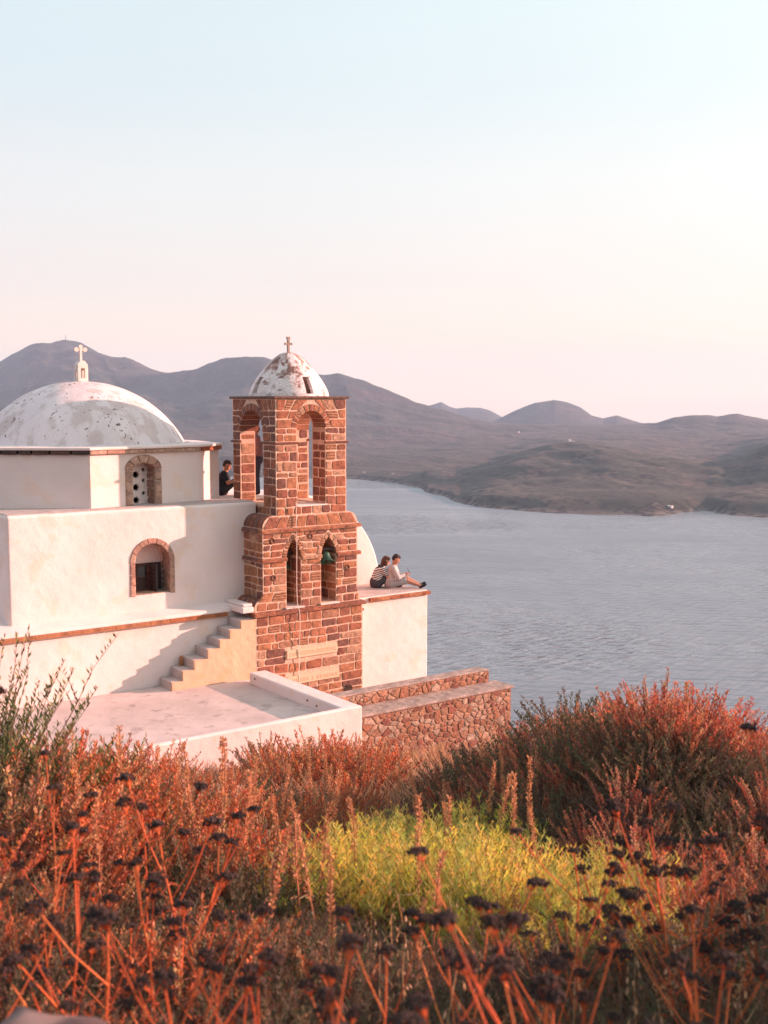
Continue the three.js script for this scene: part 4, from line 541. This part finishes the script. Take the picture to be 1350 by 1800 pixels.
// upright spiked shrub
function spikeShrub(seed, pal, n, H, Rd, dense) {
  const r = rng(seed), s = new Sprig(), st = new Sprig();
  for (let k = 0; k < n; k++) {
    const a = r() * Math.PI * 2, q = Math.sqrt(r()), h = H * (.62 + .43 * r()) * (1 - .22 * q), b = [Math.cos(a) * q * Rd * .35, -.05, Math.sin(a) * q * Rd * .35], pts = bend(b, Math.cos(a) * q * Rd * .8 + (r() - .5) * .1, Math.sin(a) * q * Rd * .8 + (r() - .5) * .1, h, 4, r, .05), pc = vary(pal.spike, r);
    st.stem(pts, .006, .002, pal.stem); const m = Math.round(dense * (.7 + .6 * r())), s0 = .45 + .2 * r();
    for (let i = 0; i < m; i++) { const t = lerp(s0, 1, i / m), o = along(pts, t), w = .020 * (1.15 - .85 * (t - s0) / (1 - s0)), b2 = r() * Math.PI * 2; s.leaf([o[0] + Math.cos(b2) * w * .4, o[1], o[2] + Math.sin(b2) * w * .4], [Math.cos(b2) * .8, .75 + r() * .8, Math.sin(b2) * .8], .020 + .016 * r(), .008 + .007 * r(), pc.map((v) => v * (.75 + .5 * r())), r() * 3); }
    for (let i = 0; i < dense * .42; i++) { const t = .08 + .5 * r(), o = along(pts, t), b2 = r() * Math.PI * 2; s.leaf(o, [Math.cos(b2), .5 * r(), Math.sin(b2)], .025 + .04 * r(), .008 + .010 * r(), vary(pal.low, r), r() * 3); }
    for (let i = 0; i < 3; i++) { const t = .3 + .3 * r(), o = along(pts, t), b2 = r() * 6.28, l = .06 + .1 * r(); st.stem([o, [o[0] + Math.cos(b2) * l, o[1] + l * (.4 + r()), o[2] + Math.sin(b2) * l]], .003, .0015, pal.stem); }
  }
  return [['spikes', s.geo(), leafM], ['stems', st.geo(), stalkM]];
}
// feathery yellow green bush
function featherBush(seed, n, H, Rd) {
  const r = rng(seed), s = new Sprig(), st = new Sprig(), pal = [[.62, .54, .08], [.74, .58, .09], [.46, .46, .09], [.78, .52, .11], [.36, .38, .08]];
  for (let k = 0; k < n; k++) { const a = r() * 6.283, q = Math.sqrt(r()), h = H * (.55 + .5 * r()) * (1 - .35 * q * q), pts = bend([Math.cos(a) * q * Rd * .4, -.03, Math.sin(a) * q * Rd * .4], Math.cos(a) * q * Rd * .75, Math.sin(a) * q * Rd * .75, h, 4, r, .04); st.stem(pts, .004, .0015, [.30, .26, .06]); const pc = vary(pal, r);
    for (let i = 0; i < 26; i++) { const t = .3 + .7 * (i / 26), o = along(pts, t), b = r() * 6.283, l = .035 + .03 * r(), d = [Math.cos(b) * .7, .9, Math.sin(b) * .7], c = pc.map((v) => v * (.75 + .5 * r())); s.leaf(o, d, l, .006, c, r() * 3); const e = [o[0] + d[0] * l * .5, o[1] + d[1] * l * .5, o[2] + d[2] * l * .5]; s.leaf(e, [Math.cos(b + 1) * .7, .9, Math.sin(b + 1) * .7], l * .7, .0055, c, r() * 3); s.leaf(e, [Math.cos(b - 1) * .7, .9, Math.sin(b - 1) * .7], l * .7, .0055, c, r() * 3); } }
  return [['sprays', s.geo(), brightLeafM], ['stems', st.geo(), stalkM]];
}
// dead umbellifer: orange red stalks, black seed heads
function umbelPlant(seed, H) {
  const r = rng(seed), st = new Sprig(), lf = new Sprig(), parts = [], sc = [[.56, .115, .03], [.48, .085, .025], [.60, .17, .05]];
  const main = bend([0, -.05, 0], (r() - .5) * .35, (r() - .5) * .35, H, 6, r, .05), c0 = vary(sc, r); st.stem(main, .0062, .0034, c0, 5);
  const tips = [[main[6], [main[6][0] - main[5][0], main[6][1] - main[5][1], main[6][2] - main[5][2]]]];
  const nb = 3 + Math.floor(r() * 4); for (let i = 0; i < nb; i++) { const t = .3 + .6 * (i + r() * .6) / nb, o = along(main, t), a = r() * 6.283, l = H * (.22 + .22 * r()), p = [o, [o[0] + Math.cos(a) * l * .35, o[1] + l * .5, o[2] + Math.sin(a) * l * .35], [o[0] + Math.cos(a) * l * .62, o[1] + l, o[2] + Math.sin(a) * l * .62]]; st.stem(p, .0042, .0026, vary(sc, r), 4); tips.push([p[2], [p[2][0] - p[1][0], p[2][1] - p[1][1], p[2][2] - p[1][2]]]); for (let q = 0; q < 5; q++) lf.leaf([o[0], o[1] + q * .006, o[2]], [Math.cos(a + q) , .2 - r(), Math.sin(a + q)], .03 + .05 * r(), .005 + .007 * r(), vary(sc, r), r() * 3); }
  for (let i = 0; i < 26; i++) { const o = along(main, .1 + .6 * r()), a = r() * 6.283; lf.leaf(o, [Math.cos(a), .3 - r() * 1.2, Math.sin(a)], .03 + .05 * r(), .004 + .007 * r(), vary([...sc, [.3, .12, .05]], r), r() * 3); }
  for (const [o, d] of tips) { const u = new Sprig(), k = 10 + Math.floor(r() * 6), spreadR = .02 + .026 * r(), hh = .03 + .02 * r(), l = Math.hypot(...d), D = d.map((v) => v / l);
    for (let i = 0; i < k; i++) { const a = i / k * 6.283 * 2.4, q = Math.sqrt((i + .5) / k) * spreadR, e = [o[0] + Math.cos(a) * q + D[0] * hh * 1.2, o[1] + hh * (1.15 - .35 * (q / spreadR) ** 2 + r() * .15), o[2] + Math.sin(a) * q + D[2] * hh * 1.2]; u.stem([o, e], .0018, .0012, vary(sc, r)); for (let m = 0; m < 7; m++) u.seed([e[0] + (r() - .5) * .022, e[1] + (r() - .5) * .014, e[2] + (r() - .5) * .022], .0042 + .0025 * r(), .006 + .003 * r(), vary([[.035, .02, .018], [.06, .03, .022], [.02, .015, .016]], r), r); }
    parts.push(['seed_head', u.geo(), stalkM]); }
  return [['stalk', st.geo(), stalkM], ['dry_leaves', lf.geo(), leafM], ...parts];
}
function oatStalk(seed, H) {
  const r = rng(seed), st = new Sprig(), sp = new Sprig(), pts = bend([0, -.03, 0], (r() - .5) * .5, (r() - .5) * .5, H, 7, r, .01), c = [[.62, .36, .19], [.66, .42, .26], [.52, .28, .14]]; st.stem(pts, .0026, .0012, vary(c, r));
  for (let i = 0; i < 11; i++) { const o = along(pts, .62 + .38 * i / 10), a = r() * 6.283, l = .02 + .03 * r(), e = [o[0] + Math.cos(a) * l, o[1] + .004, o[2] + Math.sin(a) * l]; st.stem([o, e], .0008, .0006, c[0]); const k = vary(c, r), d = [Math.cos(a) * .35, -1, Math.sin(a) * .35]; for (let m = 0; m < 3; m++) sp.leaf(e, [d[0] + (r() - .5) * .35, d[1], d[2] + (r() - .5) * .35], .028 + .012 * r(), .0075, k, r() * 3); }
  for (let i = 0; i < 4; i++) { const o = along(pts, .05 + .4 * r()), a = r() * 6.283; sp.leaf(o, [Math.cos(a) * .5, 1, Math.sin(a) * .5], .12 + .12 * r(), .006, vary(c, r), r() * 3); }
  return [['stalk', st.geo(), stalkM], ['spikelets', sp.geo(), leafM]];
}
// tall stalk with a bottle brush seed spike
function mulleinStalk(seed, H) { const r = rng(seed), st = new Sprig(), sp = new Sprig(), pts = bend([0, -.03, 0], (r() - .5) * .12, (r() - .5) * .12, H, 7, r, .025), c = [[.56, .25, .11], [.48, .19, .09], [.62, .33, .15]]; st.stem(pts, .006, .003, c[1], 5); for (let i = 0; i < 170; i++) { const t = .5 + .5 * (i / 170), o = along(pts, t), a = r() * 6.283, w = .016 * (1.2 - (t - .5)); sp.leaf([o[0] + Math.cos(a) * w * .4, o[1], o[2] + Math.sin(a) * w * .4], [Math.cos(a), .4 + r(), Math.sin(a)], .016 + .012 * r(), .009, vary(c, r), r() * 3); } for (let i = 0; i < 8; i++) { const o = along(pts, .05 + .4 * r()), a = r() * 6.283; sp.leaf(o, [Math.cos(a), .4 - r(), Math.sin(a)], .06 + .05 * r(), .016, vary(c, r), r() * 3); } return [['stalk', st.geo(), stalkM], ['seed_spike', sp.geo(), leafM]]; }
// low plant with round ochre seed balls
function ballPlant(seed, H) { const r = rng(seed), st = new Sprig(), parts = []; const c = [[.5, .25, .07], [.56, .31, .1], [.44, .2, .06]]; for (let i = 0; i < 6; i++) { const a = r() * 6.283, pts = bend([0, -.03, 0], Math.cos(a) * .16 * r() + .02, Math.sin(a) * .16 * r(), H * (.7 + .4 * r()), 4, r, .03); st.stem(pts, .003, .002, [.45, .17, .07]); const o = pts[4], s = new Sprig(), R0 = .011 + .005 * r(); for (let k = 0; k < 60; k++) { const y = 1 - 2 * (k + .5) / 60, q = Math.sqrt(1 - y * y), t = k * 2.4; s.leaf(o, [Math.cos(t) * q, y, Math.sin(t) * q], R0, R0 * .5, vary(c, r), r() * 3); } parts.push(['seed_ball', s.geo(), leafM]); } return [['stalk', st.geo(), stalkM], ...parts]; }
// evergreen shrub of long whips set with small upright leaves
function whipShrub(seed, n, H, lean) { const r = rng(seed), st = new Sprig(), s = new Sprig(), c = [[.09, .13, .035], [.13, .17, .045], [.2, .2, .055], [.06, .09, .03]]; for (let k = 0; k < n; k++) { const a = r() * 6.283, q = Math.sqrt(r()), h = H * (.45 + .6 * r()), pts = bend([Math.cos(a) * q * .25, -.05, Math.sin(a) * q * .25], Math.cos(a) * q * .55 + lean * (.2 + .5 * r()), Math.sin(a) * q * .5, h, 6, r, .05); st.stem(pts, .007, .0018, [.11, .07, .04]); const m = Math.round(34 + 26 * r()); for (let i = 0; i < m; i++) { const t = .2 + .8 * i / m, o = along(pts, t), b = r() * 6.283; s.leaf(o, [Math.cos(b) * .6, 1, Math.sin(b) * .6], .034 + .022 * r(), .012 + .005 * r(), vary(c, r), r() * 3); } for (let i = 0; i < 3; i++) { const t = .35 + .45 * r(), o = along(pts, t), b = r() * 6.283, l = .12 + .18 * r(), e = bend(o, Math.cos(b) * l * .6, Math.sin(b) * l * .6, l, 3, r); st.stem(e, .003, .0012, [.11, .07, .04]); for (let j = 0; j < 12; j++) { const p = along(e, j / 12), d = r() * 6.283; s.leaf(p, [Math.cos(d) * .6, 1, Math.sin(d) * .6], .03 + .018 * r(), .011, vary(c, r), r() * 3); } } } return [['leaves', s.geo(), leafM], ['branches', st.geo(), stalkM]]; }
// brush of dry grass blades
function grassTuft(seed, n, H, c) { const r = rng(seed), s = new Sprig(); for (let i = 0; i < n; i++) { const a = r() * 6.283, q = r() * .09, h = H * (.5 + .6 * r()), dx = Math.cos(a) * h * (.2 + .5 * r()), dz = Math.sin(a) * h * (.2 + .5 * r()), b = [Math.cos(a) * q, -.03, Math.sin(a) * q], m = [b[0] + dx * .3, h * .6, b[2] + dz * .3], e = [b[0] + dx, h * (.8 + .2 * r()), b[2] + dz], w = .0035 + .003 * r(), k = vary(c, r), px = -Math.sin(a) * w, pz = Math.cos(a) * w; s.tri([b[0] - px, b[1], b[2] - pz], [b[0] + px, b[1], b[2] + pz], [m[0] + px * .8, m[1], m[2] + pz * .8], k); s.tri([b[0] - px, b[1], b[2] - pz], [m[0] + px * .8, m[1], m[2] + pz * .8], [m[0] - px * .8, m[1], m[2] - pz * .8], k); s.tri([m[0] - px * .8, m[1], m[2] - pz * .8], [m[0] + px * .8, m[1], m[2] + pz * .8], e, k); } return s.geo(); }

const RP = rng(2024);
function proto(parts) { const g = new THREE.Group(); for (const [n, geo, m] of parts) { const o = shade(new THREE.Mesh(geo, m)); o.name = n; if (/spike|stems|spray|leaves|branches/.test(n)) o.userData.kind = 'stuff'; g.add(o); } return g; }
function plant(pr, name, label, category, group, x, z, sc, turn, sink = 0) { const g = pr.clone(); g.name = numbered(name); tag(g, label, category, group); g.position.set(x, ground(x, z) - sink, z); g.rotation.y = turn; if (/umbel|stalk/.test(name)) { g.rotation.x = (RP() - .5) * .42; g.rotation.z = (RP() - .5) * .42; } if (typeof sc === 'number') g.scale.setScalar(sc); else g.scale.set(...sc); scene.add(g); return g; }
// scatter within a wedge of ground: slope = x per metre of distance
function strew(n, [b0, b1], [d0, d1], protos, name, label, category, group, size, gap = .3, keep = () => true) { const put = []; let tries = 0; while (put.length < n && tries++ < n * 60) { const d = lerp(d0, d1, RP()), x = lerp(b0, b1, RP()) * d; if (put.some((p) => Math.hypot(p[0] - x, p[1] - d) < gap) || !keep(x, d)) continue; put.push([x, d]); const s = lerp(size[0], size[1], RP()); plant(protos[Math.floor(RP() * protos.length)], name, label, category, group, x, -d, [s * lerp(.85, 1.15, RP()), s, s * lerp(.85, 1.15, RP())], RP() * 6.283); } }
const rustS = [1, 2, 3].map((k) => proto(spikeShrub(100 + k, P.rust, 52, .85, .5, 62))), roseS = [1, 2, 3].map((k) => proto(spikeShrub(200 + k, P.rose, 54, .9, .5, 64))), darkS = [1, 2].map((k) => proto(spikeShrub(300 + k, P.dark, 56, .75, .55, 48))), paleS = [1, 2].map((k) => proto(spikeShrub(400 + k, P.pale, 40, .6, .42, 46)));
const yellowS = [1, 2, 3].map((k) => proto(featherBush(500 + k, 150, .72, .52))), umbelS = [1, 2, 3, 4, 5, 6, 7, 8].map((k) => proto(umbelPlant(600 + k, .85 + .04 * k))), oatS = [1, 2, 3].map((k) => proto(oatStalk(700 + k, .8))), spikeS = [1, 2, 3].map((k) => proto(mulleinStalk(800 + k, .9))), ballS = [1, 2].map((k) => proto(ballPlant(900 + k, .4)));
const inTerrace = (x, d) => { const q = new THREE.Vector3(x, 0, -d).sub(TOWER), u = q.dot(U), v = q.dot(V); return u < .3 && v > -4.35 || u > -.3 && u < 4.9 && v > -3.85; };
const clear = (x, d) => !inTerrace(x, d);
const G = (s) => s;
strew(44, [-.44, -.10], [6.2, 10], [...rustS, ...rustS, ...darkS, paleS[0]], 'rust_shrub', 'spiked dry shrub on the slope below the stair end of the terrace', 'shrub', 'rust shrubs before the terrace', [.85, 1.2], .38, clear);
strew(44, [-.34, -.02], [10, 16.5], [...rustS, ...paleS], 'slope_shrub', 'small brown dry shrub at the foot of the white terrace wall', 'shrub', 'shrubs under the terrace wall', [.7, 1.12], .5, clear);
strew(34, [-.09, .06], [10.5, 20], [...paleS, ...rustS], 'straw_shrub', 'straw coloured dry shrub in front of the rubble stone wall', 'shrub', 'straw shrubs before the stone wall', [.5, .85], .5, clear);
strew(16, [-.11, .0], [14, 19.5], [...darkS, ...rustS], 'wall_foot_shrub', 'rough brown shrub rising against the terrace corner and the stone wall', 'shrub', 'shrubs rising against the walls', [1.0, 1.45], .5, clear);
strew(8, [-.13, -.06], [11, 13.5], darkS, 'slope_bush', 'dark brown bush standing before the corner of the white terrace', 'shrub', 'dark bushes before the terrace corner', [.7, .95], .4, clear);
strew(40, [.05, .26], [8.6, 13], darkS, 'dark_shrub', 'olive brown shrub in the hollow under the reddish ridge shrubs', 'shrub', 'dark shrubs below the ridge', [.85, 1.25], .36, clear);
strew(52, [.12, .42], [9.2, 11.8], roseS, 'ridge_shrub', 'reddish spiked shrub on the ridge against the sea', 'shrub', 'ridge shrubs against the sea', [.68, .98], .4, clear);
strew(14, [.06, .16], [10, 12.2], roseS, 'russet_shrub', 'russet tipped shrub rising out of the dark shrubs beside the stone wall', 'shrub', 'russet shrubs beside the stone wall', [.75, 1.0], .4, clear);
strew(6, [.225, .29], [9.2, 10.4], roseS, 'tall_ridge_shrub', 'tall reddish spiked shrub standing highest on the ridge against the sea', 'shrub', 'tallest ridge shrubs', [1.0, 1.22], .3, clear);
strew(9, [-.03, .11], [6.3, 8.4], yellowS, 'feather_bush', 'feathery yellow green bush glowing in the middle of the slope', 'bush', 'yellow green bushes', [.9, 1.25], .42);
strew(5, [.12, .22], [5.4, 6.8], yellowS, 'feather_bush', 'feathery yellow green bush glowing in the middle of the slope', 'bush', 'yellow green bushes', [.8, 1.05], .42);
strew(7, [-.03, .13], [6.2, 8], rustS, 'bush_side_shrub', 'small rust shrub growing through the yellow green bushes', 'shrub', 'rust shrubs among the yellow bushes', [.5, .72], .5);
strew(34, [-.4, -.08], [4.6, 7], [...rustS, ...darkS, ...darkS], 'undergrowth_shrub', 'low rust and brown shrub behind the black seed heads', 'shrub', 'undergrowth on the near slope', [.5, .8], .35);
strew(46, [.12, .42], [5.6, 8.8], [...darkS, ...darkS, ...roseS], 'shaded_shrub', 'low dark reddish shrub on the shaded near slope under the ridge', 'shrub', 'shaded shrubs under the ridge', [.5, .8], .35);
strew(96, [-.46, .46], [2.4, 5.2], darkS, 'near_shrub', 'low olive brown shrub among the black seed heads', 'shrub', 'near dark shrubs', [.5, .8], .22);
strew(16, [-.44, -.06], [3.4, 5.4], rustS, 'near_rust_shrub', 'small orange red shrub between the dead stalks by the lichened rock', 'shrub', 'near orange shrubs', [.4, .66], .26);
strew(16, [.06, .44], [3, 5.4], rustS, 'near_russet_shrub', 'small orange red shrub between the dead stalks in front of the yellow green bushes', 'shrub', 'near russet shrubs', [.34, .58], .26);
strew(22, [-.42, -.13], [2.8, 5.0], umbelS, 'umbel_plant', 'dead stalk with orange red stems and black seed heads beside the lichened rock', 'plant', 'black seed heads by the rock', [.65, 1.15], .2);
strew(14, [-.12, .14], [1.9, 3.4], umbelS, 'umbel_plant', 'dead stalk with black seed heads before the yellow green bushes', 'plant', 'black seed heads before the bushes', [.62, .88], .2);
strew(22, [.16, .42], [2.2, 5], umbelS, 'umbel_plant', 'dead stalk with black seed heads on the shaded slope under the ridge', 'plant', 'black seed heads under the ridge', [.7, 1.05], .2);
strew(34, [-.06, .34], [2.2, 6], oatS, 'oat_stalk', 'pale dry oat stalk with hanging husks', 'grass stalk', 'dry oat stalks', [.7, 1.0], .12);
strew(30, [-.12, .16], [4.6, 12], spikeS, 'seed_stalk', 'tall thin dry stalk with a long orange seed spike', 'plant', 'tall seed stalks', [.8, 1.25], .25, clear);
strew(14, [-.3, -.12], [5.5, 9], spikeS, 'terrace_stalk', 'tall pale seed stalk rising before the terrace floor', 'plant', 'seed stalks before the terrace', [1.0, 1.45], .3);
strew(16, [-.02, .3], [2.2, 3.6], ballS, 'ball_seed_plant', 'low plant with round ochre seed balls near the lower edge', 'plant', 'round seed heads', [.9, 1.2], .15);
{ const w = [proto(whipShrub(31, 58, 1.35, .22)), proto(whipShrub(32, 56, 1.0, .1))]; plant(w[0], 'evergreen_shrub', 'tall green leafy shrub with long whips against the white church wall', 'shrub', undefined, -2.75, -7.6, 1.12, .3); plant(w[1], 'evergreen_shrub', 'lower green leafy shrub between the tall whips and the terrace', 'shrub', undefined, -2.2, -8.0, .85, 1.9); plant(w[1], 'evergreen_shrub', 'green leafy shrub cut by the edge of the view below the long whips', 'shrub', undefined, -3.15, -8.2, 1.1, 4); }
{ // ground cover nobody could count
  const pal = [[.44, .2, .1], [.36, .13, .07], [.5, .28, .15], [.24, .10, .06]], pal2 = [[.10, .05, .03], [.07, .045, .028], [.15, .06, .03]], green = [[.14, .17, .05], [.2, .2, .06], [.1, .13, .045]], straw = [[.62, .4, .22], [.56, .33, .17], [.5, .26, .13]];
  const cover = (name, label, geo, n, pick) => { const m = new THREE.InstancedMesh(geo, leafM, n), o = new THREE.Object3D(); let k = 0, tries = 0; while (k < n && tries++ < n * 40) { const [x, d, s] = pick(); if (!clear(x, d)) continue; o.position.set(x, ground(x, -d), -d); o.rotation.set(0, RP() * 6.283, 0); o.scale.setScalar(s); o.updateMatrix(); m.setMatrixAt(k++, o.matrix); } m.count = k; m.name = name; m.castShadow = m.receiveShadow = true; m.userData = { label, category: 'grass', kind: 'stuff' }; scene.add(m); };
  cover('dry_grass', 'dry rust coloured grass covering the slope', grassTuft(51, 26, .34, pal), 2200, () => { const d = 9 + 12.5 * RP(); return [lerp(-.5, .45, RP()) * d, d, .7 + .8 * RP()]; });
  cover('dark_grass', 'dark withered grass and litter between the shrubs', grassTuft(52, 30, .26, pal2), 5200, () => { const d = 2 + 12 * RP(); return [lerp(-.5, .5, RP()) * d, d, .7 + .9 * RP()]; });
  cover('green_grass', 'thin green grass under the seed heads', grassTuft(53, 26, .3, green), 500, () => { const d = 2.6 + 5 * RP(); return [lerp(-.2, .4, RP()) * d, d, .6 + .7 * RP()]; });
  cover('straw_grass', 'pale straw grass at the foot of the stone wall', grassTuft(54, 30, .5, straw), 220, () => { const d = 13 + 8.5 * RP(); return [lerp(-.09, .12, RP()) * d, d, .6 + .8 * RP()]; });
}
function rock(name, label, x, z, s, seed, rgb, lift = 0) { const g = new THREE.IcosahedronGeometry(1, 5), p = g.attributes.position, v = new THREE.Vector3(), c = []; for (let i = 0; i < p.count; i++) { v.fromBufferAttribute(p, i); const k = 1 + .6 * (fbm(v.x * 1.9 + 5 + seed, v.y * 1.3 + v.z * 1.3, seed, 4) - .5) + .12 * (fbm(v.x * 7 + 3, v.y * 7 + v.z * 5, seed + 3, 3) - .5); v.multiplyScalar(k); p.setXYZ(i, v.x * s[0], v.y * s[1], v.z * s[2]); } const m = mergeVertices(g.deleteAttribute('uv').deleteAttribute('normal')); m.computeVertexNormals(); const q = m.attributes.position; for (let i = 0; i < q.count; i++) { const l = ss(.52, .62, fbm(q.getX(i) * 9 / s[0] * .3 + 2, q.getZ(i) * 9 / s[0] * .3 + q.getY(i) * 6, seed, 4)); c.push(...[0, 1, 2].map((k) => lerp(rgb[k], [.30, .19, .165][k], l))); } m.setAttribute('color', new THREE.Float32BufferAttribute(c, 3)); const o = shade(new THREE.Mesh(m, mat({ vertexColors: true, roughness: 1 }))); o.name = numbered(name); o.position.set(x, ground(x, z) + lift, z); scene.add(tag(o, label, 'rock')); }
rock('boulder', 'lichened pinkish brown rock at the lower corner of the view', -.86, -2.5, [.38, .42, .34], 3, [.075, .045, .045], .42);
rock('field_stone', 'small grey stone lying among the straw below the terrace corner', -.98, -13.2, [.28, .16, .2], 5, [.3, .27, .27], .1);
renderer.render(scene, camera);
